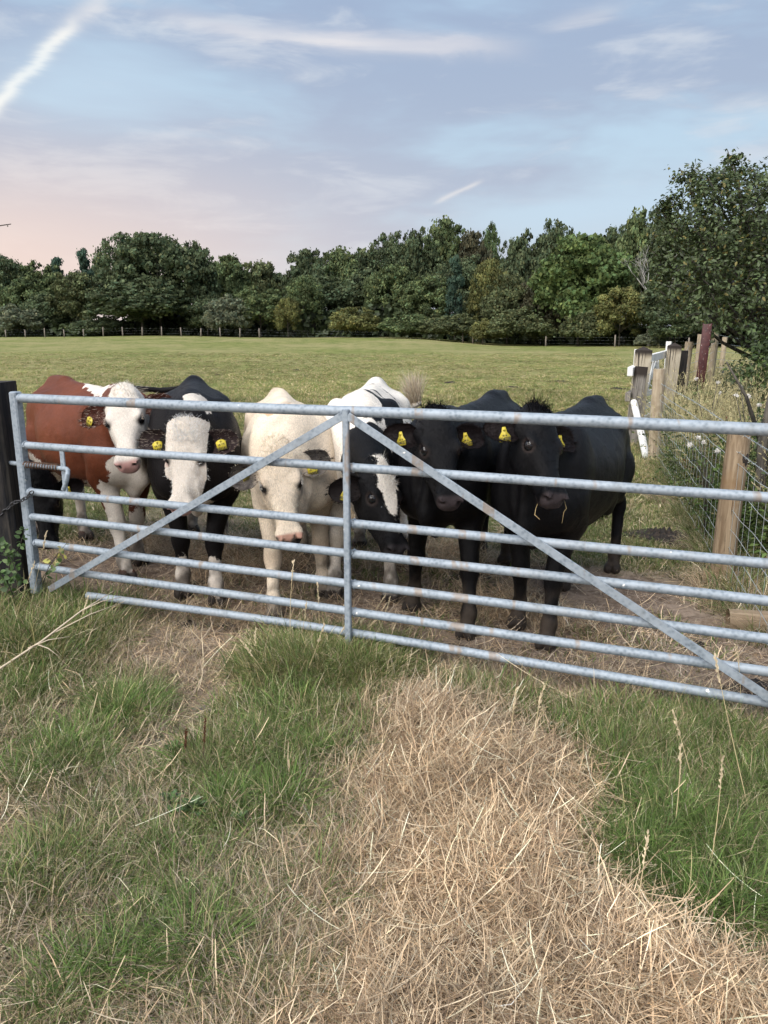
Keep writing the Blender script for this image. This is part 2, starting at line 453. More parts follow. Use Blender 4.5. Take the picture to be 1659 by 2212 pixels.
def field_w(x, y):
    """0 = trodden soil near the gate, 1 = pasture"""
    n = fbm2(x, y, 1.1, 3, 11)*.7 + fbm2(x, y, 4.0, 2, 12)*.25
    d = (y - gate_y(x))
    w = sstep(d + n - np.clip(-.1*(np.asarray(x)), -.4, .6), 1.6, 3.1)
    r = sstep(np.asarray(x) + .25*n - 1.55, 0, .8)*sstep(d + n*.3, .9, 1.5)
    l = sstep(-2.0 - np.asarray(x), 0, .3)*sstep(d, 1.0, 1.6)
    w = np.maximum(np.maximum(w, r*.85), l*.8)
    worn = np.exp(-(((np.asarray(x)-2.5)/1.1)**2 + ((np.asarray(y)-9.6)/2.6)**2))*np.clip(.75+.9*n, 0, 1)
    return w*(1-.75*worn)
def zground(x, y):
    x = np.asarray(x, float); y = np.asarray(y, float)
    near = 1 - sstep(np.hypot(x, y), 9, 16)
    z = fbm2(x, y, 1.3, 3, 21)*.018 + near*fbm2(x, y, 5, 3, 22)*.010
    hay = sstep(sdist(Z_HAY, x, y), -.03, .30); z = z + hay*.035
    d = y - gate_y(x)
    soil = sstep(d, -.4, .3)*(1 - sstep(d, 2.2, 3.4))
    z = z + soil*near*np.abs(fbm2(x, y, 7, 3, 23))*.022 - .012*near
    # pasture rises a little to a low brow on the left before the wood
    a = x/np.maximum(y, 1)
    brow = sstep(y, 55, 108)*(1 - sstep(a, .02, .16))*(.72 + .25*np.exp(-((a+.25)/.10)**2))
    dip = sstep(y, 50, 110)*sstep(a, .05, .2)*.05
    z = z + brow - dip + sstep(y, 14, 60)*fbm2(x, y, .05, 2, 31)*.10
    return z
def make_ground():
    def axis(lo, hi, step, out, k):
        a = list(np.arange(lo, hi+1e-6, step)); s = step; x = hi
        r = []
        while x < out: s *= k; x += s; r.append(x)
        return a, r
    ax, rx = axis(-3.0, 3.0, .035, 620, 1.085)
    xs = np.array([-q for q in reversed(rx)] + ax + rx)
    ay, ry = axis(.4, 6.6, .035, 900, 1.06)
    ys = np.array([-700, -300, -120, -50, -20, -8, -3, -1.2, -.4] + ay + ry)
    X, Y = np.meshgrid(xs, ys)
    Z = zground(X, Y)
    n, m_ = X.shape
    hay, hay2, gr, mix_ = zones(X, Y)
    fd = np.maximum(field_w(X, Y), 0)
    zc = np.stack([np.maximum(hay, hay2*.6).ravel(), np.maximum(gr*.9, mix_*.6).ravel(), np.zeros(X.size)], 1)
    behind = (Y > gate_y(X)).ravel()
    zc[behind] *= 0
    V = np.stack([X.ravel(), Y.ravel(), Z.ravel()], 1)
    i = np.arange(n*m_).reshape(n, m_)
    F = np.stack([i[:-1, :-1].ravel(), i[:-1, 1:].ravel(), i[1:, 1:].ravel(), i[1:, :-1].ravel()], 1)
    me = mk_mesh('ground', V, F, {'zone': zc, 'field': fd.ravel()})
    tag(obj('ground', me, MAT['ground_soil']), kind='structure')
make_ground()

# ---------------------------------------------------------------- the steel field gate
def gate_frame():
    u = np.array([math.cos(GATE_AZ), -math.sin(GATE_AZ), 0]); nrm = np.array([-u[1], u[0], 0])*-1   # towards the camera
    nrm = np.array([-math.sin(GATE_AZ), -math.cos(GATE_AZ), 0])
    return u, nrm
GU, GN_ = gate_frame()
GO = np.array([MIDX, 3.5, 0])
HALF = 2.0
def gp(s, z, off=0.0): return GO + GU*s + GN_*off + np.array([0, 0, z])
def build_gate():
    t = thing('field_gate', 'long galvanised steel seven bar field gate standing between the cattle and the foreground', 'gate', tuple(gp(-HALF, 0)))
    org = np.array(t.location)
    galv = MAT['galvanised_steel']
    def part(name, mb, mat=galv, sm=True, par=t):
        me = mb.mesh(name, sm)
        me.transform(Matrix.Translation(Vector(-org)))
        autosmooth(me, .7)
        return obj(name, me, mat, par)
    R = np.array([GU, -GN_, [0, 0, 1]]).T
    for k, (z, r) in enumerate([(1.207, .0245), (.948, .0205), (.685, .0205), (.537, .0205), (.385, .0205), (.245, .0205), (.108, .0205)]):
        mb = MB(); s0 = -HALF + .02 if k < 6 else -1.62
        ss = np.linspace(s0, HALF - .02, 41); ph = k*1.7
        zz = z + .0025*np.sin(ss*2.1+ph) + (.030*np.exp(-((ss+.05)/1.3)**2) if k == 6 else 0) + (.004 if k == 0 else 0)*-np.abs(ss)/2
        mb.tube([gp(a, b, .003*math.sin(a*1.3+ph)) for a, b in zip(ss, zz)], r, 16)
        part('bar', mb)
    mb = MB(); mb.box(gp(-HALF, .66, 0), (.052, .052, 1.16), R, bev=.007); part('stile', mb)
    mb = MB(); mb.box(gp(HALF, .66, 0), (.052, .052, 1.16), R, bev=.007); part('stile', mb)
    mb = MB(); mb.box(gp(0, .655, .034), (.031, .022, 1.13), R, bev=.004); part('centre_upright', mb)
    for sg in (-1, 1):
        a = gp(sg*.012, 1.190, .040); b = gp(sg*1.86, .132, .040)
        d = b-a; L = np.linalg.norm(d); d /= L
        Rb = np.array([d, -GN_, np.cross(d, -GN_)]).T
        mb = MB(); mb.box((a+b)/2, (L, .008, .037), Rb, bev=.0015); part('diagonal_brace', mb)
    # weld collars where the bars meet stiles and upright
    mb = MB(); wr = random.Random(3)
    for z in (1.205, .948, .685, .537, .385, .245):
        for s_ in (-HALF+.036, -.018, .018):
            for q in range(7):
                a = q/7*2*math.pi
                mb.tube([gp(s_+wr.uniform(-.003, .003), z+.021*math.sin(a), .021*math.cos(a)), gp(s_+.004, z+.021*math.sin(a+.7), .021*math.cos(a+.7))], .0045, 5)
    part('weld_bead', mb)['kind'] = 'stuff'
    # latch: keeper strap, spring bolt with hooked handle
    sx = -1.705
    mb = MB(); mb.box(gp(sx, .815, .004), (.030, .010, .25), R, bev=.002); lk = part('latch_strap', mb)
    zb = .842
    mb = MB()
    pts = [gp(-HALF-.10, zb, .012), gp(sx+.03, zb-.008, .012), gp(sx+.055, zb-.012, .03), gp(sx+.07, zb-.03, .05), gp(sx+.062, zb-.065, .055), gp(sx+.035, zb-.115, .055)]
    mb.tube(pts, .0125, 12); part('latch_bolt', mb)
    mb = MB(); hp = []
    for q in range(140):
        a = q/140*2*math.pi*13; hp.append(gp(-HALF+.03+q/140*.25, zb-.003+.017*math.sin(a), .012+.017*math.cos(a)))
    mb.tube(hp, .0032, 5); part('latch_spring', mb, MAT['rusty_spring'])
    # small bird-lime splashes are on the bars' coating
build_gate()

def build_chain():
    t = thing('gate_chain', 'dark rusty steel chain looped round the black post and the gate end', 'chain', tuple(gp(-HALF, .66)))
    org = np.array(t.location)
    def link(c, d, roll):
        mb = MB(); d = d/np.linalg.norm(d); w = np.cross(d, [.3, .5, .8]); w /= np.linalg.norm(w); w2 = np.cross(d, w)
        w = w*math.cos(roll)+w2*math.sin(roll)
        pts = [c + d*.017*math.cos(a)*1.0 + w*.0095*math.sin(a) for a in np.linspace(0, 2*math.pi, 13)]
        mb.tube(pts, .0036, 6, cap=False); me = mb.mesh('link'); me.transform(Matrix.Translation(Vector(-org)))
        obj('link', me, MAT['dark_chain'], t)
    def run(a, b, sag, n):
        for i in range(n):
            q = (i+.5)/n; p = a*(1-q)+b*q; p = p - np.array([0, 0, sag*4*q*(1-q)])
            e = (b-a) - np.array([0, 0, sag*4*(1-2*q)])
            link(p, e, (i % 2)*math.pi/2)
    a = gp(-HALF+.10, .70, .045); b = gp(-HALF-.03, .63, .06); c = gp(-HALF-.28, .50, .15); d = gp(-HALF-.17, .50, .14)
    run(a, b, .015, 6); run(b, c, .03, 11); run(d, d+np.array([.03, 0, -.25]), 0, 10)
build_chain()

# ---------------------------------------------------------------- posts
def round_post(name, base, top, r0, r1, mat, parent=None, label=None, cat=None, seg=20, wob=.04, seed=0, group=None, square=0.0, cap=None):
    """tapered, slightly irregular post in its own frame"""
    base = np.array(base, float); top = np.array(top, float); d = top-base; L = np.linalg.norm(d)
    n = 14; V = []; rg = np.random.default_rng(seed)
    ph = rg.uniform(0, 6, 4)
    for i in range(n+1):
        t = i/n; r = r0*(1-t)+r1*t
        a = np.linspace(0, 2*np.pi, seg, endpoint=False)
        rr = r*(1 + wob*(.5*np.sin(2*a+ph[0]+t) + .3*np.sin(3*a+ph[1]+2*t) + .2*np.sin(5*a+ph[2])))
        if square > 0:
            sq = 1/np.maximum(np.abs(np.cos(a)), np.abs(np.sin(a)))
            rr = rr*(1-square + square*np.minimum(sq, 1.33))
        V.append(np.stack([rr*np.cos(a)+.008*math.sin(t*3+ph[3]), rr*np.sin(a), np.full(seg, t*L)], 1))
    V = np.vstack(V); F = []
    for i in range(n):
        for j in range(seg): F.append((i*seg+j, i*seg+(j+1) % seg, (i+1)*seg+(j+1) % seg, (i+1)*seg+j))
    if cap:
        V = np.vstack([V, [[.0, 0, L+cap]]]); F += [(n*seg+j, n*seg+(j+1) % seg, len(V)-1) for j in range(seg)]
    else: F.append(tuple(range(n*seg, (n+1)*seg)))
    me = autosmooth(mk_mesh(name, V, F), .5)
    o = obj(name, me, mat, parent)
    o.rotation_euler = Vector(d).to_track_quat('Z', 'X').to_euler()
    o.location = base if parent is None else Vector(base) - parent.location
    return tag(o, label, cat, group)
bp = P(-8, 1100, 4.27)
round_post('gatepost', (bp[0], 4.33, -.3), (bp[0]-.01, 4.33, 1.285), .135, .128, MAT['black_sleeper'], None,
           'thick black weathered timber gatepost at the left end of the steel gate', 'gatepost', seg=28, wob=.05, seed=5, square=1.0)
# ---------------------------------------------------------------- cattle
class Field:
    """signed distance grid built from smoothly joined solids, meshed by surface nets"""
    def __init__(s, lo, hi, h):
        s.h = h; s.lo = np.array(lo, float); s.n = np.ceil((np.array(hi)-s.lo)/h).astype(int)+1
        s.F = np.full(s.n, .12, np.float32); s.gid = np.zeros(s.n, np.int8); s.best = np.full(s.n, 9., np.float32)
    def block(s, lo, hi, m=.10):
        a = np.maximum(np.floor((np.array(lo)-m-s.lo)/s.h).astype(int), 0)
        b = np.minimum(np.ceil((np.array(hi)+m-s.lo)/s.h).astype(int)+1, s.n)
        ax = [s.lo[i] + s.h*np.arange(a[i], b[i]) for i in range(3)]
        X, Y, Z = np.meshgrid(*ax, indexing='ij', sparse=False)
        return tuple(slice(a[i], b[i]) for i in range(3)), np.stack([X, Y, Z], -1).astype(np.float32)
    def put(s, sl, d, k, gid, sub=False):
        F = s.F[sl]
        if sub:
            hh = np.clip(.5 - .5*(F + d)/k, 0, 1)       # smooth subtraction
            s.F[sl] = F*(1-hh) + (-d)*hh + k*hh*(1-hh)
            return
        hh = np.clip(.5 + .5*(F - d)/k, 0, 1)
        s.F[sl] = F*(1-hh) + d*hh - k*hh*(1-hh)
        if gid is not None:
            w = d < s.best[sl]
            s.best[sl] = np.where(w, d, s.best[sl]); s.gid[sl] = np.where(w, gid, s.gid[sl])
    def ell(s, c, r, k=.05, gid=None, R=None, sub=False):
        c = np.array(c, float); r = np.array(r, float); m = r.max() if R is not None else r
        sl, Q = s.block(c-m, c+m); q = Q - c
        if R is not None: q = q @ np.array(R, np.float32)       # columns of R are the axes
        k0 = np.linalg.norm(q/r, axis=-1); k1 = np.linalg.norm(q/(r*r), axis=-1)+1e-6
        s.put(sl, (k0*(k0-1)/k1).astype(np.float32), k, gid, sub)
    def cap(s, a, b, ra, rb, k=.05, gid=None, squash=None):
        """tapered capsule; squash=(axis vector, factor) flattens it"""
        a = np.array(a, float); b = np.array(b, float); r = max(ra, rb)
        sl, Q = s.block(np.minimum(a, b)-r, np.maximum(a, b)+r)
        d = b-a; t = np.clip(((Q-a) @ d)/(d @ d), 0, 1)[..., None]
        q = Q - (a + t*d)
        if squash is not None:
            ax = np.array(squash[0], float); ax /= np.linalg.norm(ax); u = (q @ ax)[..., None]
            q = q + u*ax*(1/squash[1]-1)
        s.put(sl, (np.linalg.norm(q, axis=-1) - (ra + (rb-ra)*t[..., 0])).astype(np.float32), k, gid)
    def loft(s, st, k=.05, gid=None, O=None, R=None, nt=2.0, nb=2.2):
        """st rows: x, zc, half width, half height above, half height below - along the local x axis"""
        st = np.array(st, float)
        O = np.zeros(3) if O is None else np.array(O, float); R = np.eye(3) if R is None else np.array(R, float)
        pts = []
        for x, zc, w, ht, hb in st:
            for yy in (-w, w):
                for zz in (zc+ht, zc-hb): pts.append(O + R @ np.array([x, yy, zz]))
        pts = np.array(pts); sl, Q = s.block(pts.min(0), pts.max(0))
        q = (Q - O) @ R; x = q[..., 0]
        def I(j):                                # smooth (cosine-free Catmull) interpolation of the stations
            xs = st[:, 0]; ys = st[:, j]; m = np.gradient(ys, xs)
            xc = np.clip(x, xs[0], xs[-1]); i = np.clip(np.searchsorted(xs, xc)-1, 0, len(xs)-2)
            h = (xs[i+1]-xs[i]); t = (xc-xs[i])/h
            return ((2*t**3-3*t*t+1)*ys[i] + (t**3-2*t*t+t)*h*m[i] + (-2*t**3+3*t*t)*ys[i+1] + (t**3-t*t)*h*m[i+1])
        zc, w, ht, hb = I(1), np.maximum(I(2), .01), np.maximum(I(3), .01), np.maximum(I(4), .01)
        dz = q[..., 2]-zc; up = dz > 0
        H = np.where(up, ht, hb); n = np.where(up, nt, nb)
        e = (np.abs(q[..., 1]/w)**n + np.abs(dz/H)**n)**(1/n)
        rr = np.sqrt(q[..., 1]**2+dz*dz)
        d = np.where(e > 1e-3, rr*(1-1/np.maximum(e, 1e-3)), -np.minimum(w, H))
        d = np.maximum(d, -np.minimum(w, H))*.92
        dx_ = np.maximum(np.maximum(st[0, 0]-x, x-st[-1, 0]), 0)
        d = np.where(dx_ > 0, np.sqrt(np.maximum(d, 0)**2+dx_**2), d)
        s.put(sl, d.astype(np.float32), k, gid)
    def mesh(s):
        F = s.F; S = F < 0
        c = np.zeros(tuple(s.n-1), np.int8)
        offs = [(a, b, d) for a in (0, 1) for b in (0, 1) for d in (0, 1)]
        for a, b, d in offs: c += S[a:a+s.n[0]-1, b:b+s.n[1]-1, d:d+s.n[2]-1]
        act = (c > 0) & (c < 8); I = np.argwhere(act); idx = np.full(act.shape, -1, np.int32); idx[act] = np.arange(len(I))
        val = {o: F[I[:, 0]+o[0], I[:, 1]+o[1], I[:, 2]+o[2]] for o in offs}
        acc = np.zeros((len(I), 3)); cnt = np.zeros(len(I))
        for o in offs:
            for axn in range(3):
                if o[axn] == 0:
                    p = list(o); p[axn] = 1; p = tuple(p)
                    a, b = val[o], val[p]; m = (a < 0) != (b < 0)
                    t = np.where(m, a/(a-b+1e-12), 0)
                    pos = np.tile(np.array(o, float), (len(I), 1)); pos[:, axn] += t
                    acc[m] += pos[m]; cnt[m] += 1
        V = s.lo + s.h*(I + acc/cnt[:, None])
        g = s.gid[I[:, 0], I[:, 1], I[:, 2]]
        Fs = []
        for axn in range(3):
            o1, o2 = [q for q in range(3) if q != axn]
            sa = [slice(None)]*3; sb = [slice(None)]*3
            sa[axn] = slice(0, -1); sb[axn] = slice(1, None)
            for q in (o1, o2): sa[q] = slice(1, -1); sb[q] = slice(1, -1)
            A = S[tuple(sa)]; B = S[tuple(sb)]; e = np.argwhere(A != B); e[:, o1] += 1; e[:, o2] += 1
            if not len(e): continue
            fl = A[A != B]
            def cell(d1, d2):
                q = e.copy(); q[:, o1] -= d1; q[:, o2] -= d2
                return idx[q[:, 0], q[:, 1], q[:, 2]]
            quad = np.stack([cell(1, 1), cell(0, 1), cell(0, 0), cell(1, 0)], 1)
            if axn == 1: fl = ~fl
            quad[~fl] = quad[~fl][:, ::-1]
            Fs.append(quad)
        Fq = np.vstack(Fs); Fq = Fq[(Fq >= 0).all(1)]
        # keep the largest piece only
        return V, Fq, g
def lap(V, F, it=1, lam=.5):
    e = np.vstack([F[:, [0, 1]], F[:, [1, 2]], F[:, [2, 3]], F[:, [3, 0]]])
    for _ in range(it):
        acc = np.zeros_like(V); c = np.zeros(len(V))
        for a, b in ((0, 1), (1, 0)):
            for j in range(3): acc[:, j] += np.bincount(e[:, a], V[e[:, b], j], len(V))
            c += np.bincount(e[:, a], minlength=len(V))
        V = V*(1-lam) + lam*acc/np.maximum(c, 1)[:, None]
    return V
def vnormals(V, F):
    n = np.cross(V[F[:, 2]]-V[F[:, 0]], V[F[:, 3]]-V[F[:, 1]]); N_ = np.zeros_like(V)
    for j in range(4):
        for a in range(3): N_[:, a] += np.bincount(F[:, j], n[:, a], len(V))
    return N_/(np.linalg.norm(N_, axis=1)[:, None]+1e-9)

def coat_material(name, A, B, rough=.55, sheen=.0, spec=.2):
    m, nt = material(name)
    co = coords(nt); p = attr(nt, 'patch'); spc = attr(nt, 'sp', 'GEOMETRY', 'Color'); sw = attr(nt, 'spw')
    n1 = noise(nt, co, 75, 3, .7); n2 = noise(nt, co, 24, 3, .6, .8); n3 = noise(nt, coords(nt, 'Object', (30, 90, 30)), 3.0, 4, .7, .6)
    f = (p + (n1-.5)*.05 + (n2-.5)*.035).ramp(-.006, .006)
    big = noise(nt, co, 3.2, 3)
    def var(c, lo, hi): return mixc(nt, (n3*.55 + big*.45).ramp(.40, .60), tuple(q*lo for q in c), tuple(min(q*hi, .9) for q in c))
    col = mixc(nt, f, var(A, .72, 1.22), var(B, .80, 1.12))
    # dried mud on the lower legs, its edge broken up
    col = mixc(nt, (sw*1.0 + (n2-.5)*.35*sw).sat(), col, spc)
    bsdf(nt, Base_Color=col, Roughness=rough, Specular_IOR_Level=spec, Sheen_Weight=sheen, Sheen_Roughness=.5,
         Normal=bump(nt, n3*1.0 + n1*.7, .65, .007))
    return MAT[name]
leafmat('hair_strand', None, .40, .75, spec=.05)
def m_misc():
    m, nt = material('eye_gloss'); bsdf(nt, Base_Color=(.006, .005, .006), Roughness=.08, Specular_IOR_Level=.7)
    m, nt = material('tag_yellow'); n = noise(nt, coords(nt), 60, 3)
    bsdf(nt, Base_Color=mixc(nt, n.ramp(.35, .7), (.46, .37, .03), (.62, .51, .06)), Roughness=.4)
    m, nt = material('tag_print'); bsdf(nt, Base_Color=(.01, .01, .01), Roughness=.6)
m_misc()

def strands(P0, D, L, W, col, seg=2, curl=.25, seedv=1, side=None):
    """thin tapered ribbons; returns verts, faces (tris), colours"""
    n = len(P0); rg = np.random.default_rng(seedv)
    D = D/(np.linalg.norm(D, axis=1)[:, None]+1e-9)
    r = rg.normal(size=(n, 3)) if side is None else side
    S_ = np.cross(D, r); S_ /= np.linalg.norm(S_, axis=1)[:, None]+1e-9
    C = np.cross(S_, D)*(curl*rg.normal(size=(n, 1))) + rg.normal(size=(n, 3))*curl*.3
    vs = []
    for i in range(seg+1):
        t = i/seg; p = P0 + D*(L*t)[:, None] + C*((t*t)*L)[:, None]
        if i < seg:
            w = (W*(1-.5*t))[:, None]*S_; vs += [p-w, p+w]
        else: vs.append(p)
    V = np.stack(vs, 1).reshape(-1, 3); k = 2*seg+1; b = (np.arange(n)*k)[:, None]
    fs = []
    for i in range(seg):
        a = 2*i
        if i < seg-1: fs += [[a, a+1, a+3], [a, a+3, a+2]]
        else: fs.append([a, a+1, a+2])
    F = (b[:, None, :] + np.array(fs)[None]).reshape(-1, 3)
    return V, F, np.repeat(col, k, 0)
def hair_obj(name, lst, parent, mat='hair_strand', kind='stuff'):
    Vs, Fs, Cs = [], [], []; o = 0
    for V, F, C in lst: Vs.append(V); Fs.append(F+o); Cs.append(C); o += len(V)
    ob = obj(name, mk_mesh(name, np.vstack(Vs), np.vstack(Fs), {'col': np.vstack(Cs)}, False), MAT[mat], parent)
    if kind: ob['kind'] = kind
    return ob

GID_T, GID_N, GID_H, GID_FL, GID_FR, GID_HL, GID_HR, GID_HOOF = range(8)
def rot_frame(x, zhint):
    x = np.array(x, float); x /= np.linalg.norm(x); z = np.array(zhint, float); z = z - x*(z @ x); z /= np.linalg.norm(z)
    return np.array([x, np.cross(z, x), z]).T
def ear_geo(F0, R, side, lift=0.0, fwd=0.0, droop=0.0, open_=0.0, sc=1.0):
    """cupped ear as a closed sheet; returns verts, faces, u, inner flag and a frame for the tag"""
    L, W = .205*sc, .150*sc
    b = np.array([.080, side*.090, -.085])
    a = np.array([-.10+fwd, side*1.0, -.12-droop+lift]); a /= np.linalg.norm(a)
    n = np.array([.30+open_, side*-.18, .95]); n = n - a*(n @ a); n /= np.linalg.norm(n)
    t = np.cross(n, a)
    nu, nv = 16, 13; V = []; U = []; I = []
    for layer in (0, 1):
        for i in range(nu):
            u = i/(nu-1)
            w = W/2*((.40+.60*sstep(np.array(u), 0, .40)) if u < .5 else math.sqrt(max(0, 1-((u-.5)/.5)**2.4)))
            w = float(w)
            for j in range(nv):
                v = -1+2*j/(nv-1)
                cup = (abs(v)**2.2)*.55*w*(1-.35*u) - .004
                p = b + a*(L*u - .02) + t*(w*v*(1-.10*abs(v))) + n*(cup - .018*u*u) + np.array([1, 0, 0])*(.01*math.sin(u*3))
                if layer: p = p - n*(.009*(1-.5*abs(v)))*(1 if abs(v) < .99 and u < .99 else 0)
                V.append(F0 + R @ p); U.append(u); I.append(1-layer)
    V = np.array(V); F = []; m = nu*nv
    for i in range(nu-1):
        for j in range(nv-1):
            q = i*nv+j; f = (q, q+1, q+1+nv, q+nv)
            if side > 0: f = f[::-1]
            F.append(f); F.append(tuple(x+m for x in f[::-1]))
    for i in range(nu-1):
        for j in (0, nv-1):
            q = i*nv+j; f = (q, q+nv, q+nv+m, q+m); F.append(f if j else f[::-1])
    for j in range(nv-1):
        q = (nu-1)*nv+j; F.append((q, q+1, q+1+m, q+m))
    fr = (F0 + R @ (b + a*(L*.50) + n*.004), R @ a, R @ n, R @ t)
    return V, np.array(F), np.array(U), np.array(I), fr

def make_cow(label, F0, face, s, poll, muz, dors, coat, coatmat, cA, cB, seed, hs=1.0, feet=None, hind=None, tail=0, tags=None, belly=1.0,
             hair=22000, headhair=6500, ear_kw=({}, {}), tuft=None, neck_sag=0.0, wid=1.0, group=None):
    """F0 ground point between the front feet, face = heading of the body, poll/muz world points of the head"""
    yaw = math.atan2(face[1], face[0])
    F0 = (F0[0] - .13*math.cos(yaw), F0[1] - .13*math.sin(yaw))
    t = thing('cow', label, 'cow', (F0[0], F0[1], 0), yaw, group)
    M = np.array([[math.cos(yaw), -math.sin(yaw), 0], [math.sin(yaw), math.cos(yaw), 0], [0, 0, 1]])
    tol = lambda p: (np.array(p, float) - np.array([F0[0], F0[1], 0])) @ M        # world -> body frame
    pl = tol(poll); mz = tol(muz); dn = np.array(dors, float) @ M
    hd = mz - pl; hl = np.linalg.norm(hd); HS = hl/.49*hs
    R = rot_frame(hd, dn)
    pl = mz - R[:, 0]*.485*HS
    lo = np.minimum(np.array([-1.62*s, -.50*s, -.02]), np.minimum(pl, mz)-.24); hi = np.maximum(np.array([.50*s, .50*s, 1.34*s]), np.maximum(pl, mz)+.24)
    fd = Field(lo, hi, .0115)
    B = np.array([1.0, wid, 1.0])*s
    w = wid
    # trunk
    fd.loft([(q[0]*s, q[1]*s, q[2]*s*w*(belly if -.85 < q[0] < -.1 else 1), q[3]*s, q[4]*s) for q in (
        (-1.34, .98, .05, .10, .10), (-1.26, .97, .125, .16, .20), (-1.12, .935, .185, .225, .26), (-.97, .90, .225, .27, .30), (-.82, .865, .255, .295, .33),
        (-.62, .83, .285, .31, .35), (-.40, .825, .285, .305, .35), (-.18, .84, .255, .30, .335), (0, .86, .225, .30, .32),
        (.14, .87, .195, .27, .31), (.27, .85, .145, .22, .26), (.36, .82, .08, .13, .16))], .04, GID_T, nt=1.75, nb=2.3)
    ln = lambda x, y, z: np.array([x*s, y*s*w, z*s])
    for sg in (-1, 1):
        fd.ell(ln(-.93, sg*.185, 1.015), np.array([.085, .045, .05])*s, .10*s, GID_T)      # hook bones
        fd.ell(ln(-1.27, sg*.085, 1.05), np.array([.05, .035, .05])*s, .06*s, GID_T)      # pin bones
        fd.ell(ln(-1.09, sg*.15, .80), np.array([.19, .10, .28])*s, .08*s, GID_T)         # thigh
        fd.ell(ln(.07, sg*.155, .90), np.array([.13, .085, .25])*s, .08*s, GID_T, rot_frame((1, 0, .35), (-.35, 0, 1)))   # shoulder
        fd.ell(ln(.20, sg*.13, .72), np.array([.10, .08, .11])*s, .08*s, GID_T)
        fd.ell(ln(-.78, sg*.185, .60), np.array([.09, .055, .11])*s, .07*s, GID_T)        # flank fold
    fd.cap(ln(-.95, 0, 1.165), ln(-1.24, 0, 1.155), .030*s, .030*s, .09*s, GID_T)          # sacrum and tail head
    fd.cap(ln(.10, 0, 1.12), ln(-.85, 0, 1.125), .03*s, .025*s, .09*s, GID_T)             # spine
    fd.cap(ln(.34, 0, .66), ln(.20, 0, .56), .06*s, .06*s, .08*s, GID_T, ((0, 1, 0), .6)) # brisket
    # tail
    tp = [ln(-1.27, 0, 1.15), ln(-1.36, 0, 1.08), ln(-1.395, .01, .90), ln(-1.40, .02, .70), ln(-1.40, .02, .52)]
    if tail == 1: tp = [ln(-1.27, 0, 1.15), ln(-1.37, -.04, 1.10), ln(-1.40, -.22, 1.08), ln(-1.38, -.42, 1.10)]
    if tail == 2: tp = [ln(-1.27, 0, 1.15), ln(-1.38, .05, 1.07), ln(-1.36, .22, .96), ln(-1.28, .30, 1.00)]
    if tail == 1 or tail == 2: fd2 = True
    for a, b, ra, rb in zip(tp[:-1], tp[1:], (.036, .030, .025, .021), (.030, .025, .021, .018)):
        fd.cap(a, b, ra*s, rb*s, .02, GID_T)
    # legs
    feet = feet or ((F0[0], F0[1]+.01, .16), None)
    fl = [tol((*p, 0))[:2] for p in feet]
    fl.sort(key=lambda p: -p[1])
    if abs(fl[0][1]-fl[1][1]) < .18*s:          # keep a believable stance width
        m_ = (fl[0][1]+fl[1][1])/2; fl = [np.array([fl[0][0], m_+.095*s]), np.array([fl[1][0], m_-.095*s])]
    for sg, f, gid in ((1, fl[0], GID_FL), (-1, fl[1], GID_FR)):
        fx, fy = f; ex, ey = .0*s + .35*fx, sg*.15*s*w*.6 + .4*fy
        elb = np.array([ex-.01*s, sg*.15*s*w, .64*s]); kn = np.array([fx*.62+.02*s+ .0, fy*.80+sg*.02*s, .335*s]); ft = np.array([fx-.012*s, fy, .125*s])
        fd.cap(ln(.12, sg*.14, .76), elb, .105*s, .092*s, .06*s, gid)
        fd.cap(elb, kn+np.array([0, 0, .05*s]), .088*s, .054*s, .04*s, gid, ((0, 1, 0), .88))
        fd.ell(kn, np.array([.049, .051, .064])*s, .03*s, gid)
        fd.cap(kn, ft, .040*s, .034*s, .03*s, gid)
        fd.ell(ft, np.array([.044, .043, .042])*s, .025*s, gid)
        fd.cap(ft, np.array([fx+.028*s, fy, .055*s]), .036*s, .042*s, .02*s, gid)
        for q in (-1, 1):
            fd.ell(np.array([fx+.036*s, fy+q*.027*s, .030]), np.array([.060, .029, .045])*s, .008, GID_HOOF)
            fd.ell(np.array([fx-.045*s, fy+q*.022*s, .10*s]), np.array([.014, .012, .016])*s, .008, GID_HOOF)
    hd_ = hind or ((-1.20*s, .15*s), (-1.12*s, -.15*s))
    hd_ = [tol((*p, 0))[:2] for p in hind] if hind else [np.array(p) for p in hd_]
    hd_.sort(key=lambda p: -p[1])
    if abs(hd_[0][1]-hd_[1][1]) < .20*s:
        m_ = (hd_[0][1]+hd_[1][1])/2; hd_ = [np.array([hd_[0][0], m_+.11*s]), np.array([hd_[1][0], m_-.11*s])]
    for sg, f, gid in ((1, hd_[0], GID_HL), (-1, hd_[1], GID_HR)):
        fx, fy = f; hk = np.array([fx-.105*s, fy*.85+sg*.02*s, .46*s]); ft = np.array([fx-.03*s, fy, .125*s]); st = ln(-.93, sg*.17, .63)
        fd.cap(ln(-1.05, sg*.16, .74), st, .13*s, .095*s, .08*s, gid)
        fd.cap(ln(-1.06, sg*.165, .66), hk+np.array([.02, 0, .04]), .12*s, .046*s, .06*s, gid, ((0, 1, 0), .75))
        fd.cap(hk+np.array([-.015*s, 0, .03*s]), hk-np.array([-.01, 0, .02]), .038*s, .045*s, .03*s, gid)
        fd.cap(hk, ft, .041*s, .033*s, .03*s, gid)
        fd.ell(ft, np.array([.045, .044, .043])*s, .025*s, gid)
        fd.cap(ft, np.array([fx+.012*s, fy, .055*s]), .036*s, .042*s, .02*s, gid)
        for q in (-1, 1):
            fd.ell(np.array([fx+.02*s, fy+q*.027*s, .030]), np.array([.060, .029, .045])*s, .008, GID_HOOF)
    # neck: from the withers to behind the poll
    H0 = lambda x, y, z: pl + R @ (np.array([x, y, z])*HS)
    nb = H0(.045, 0, -.130)
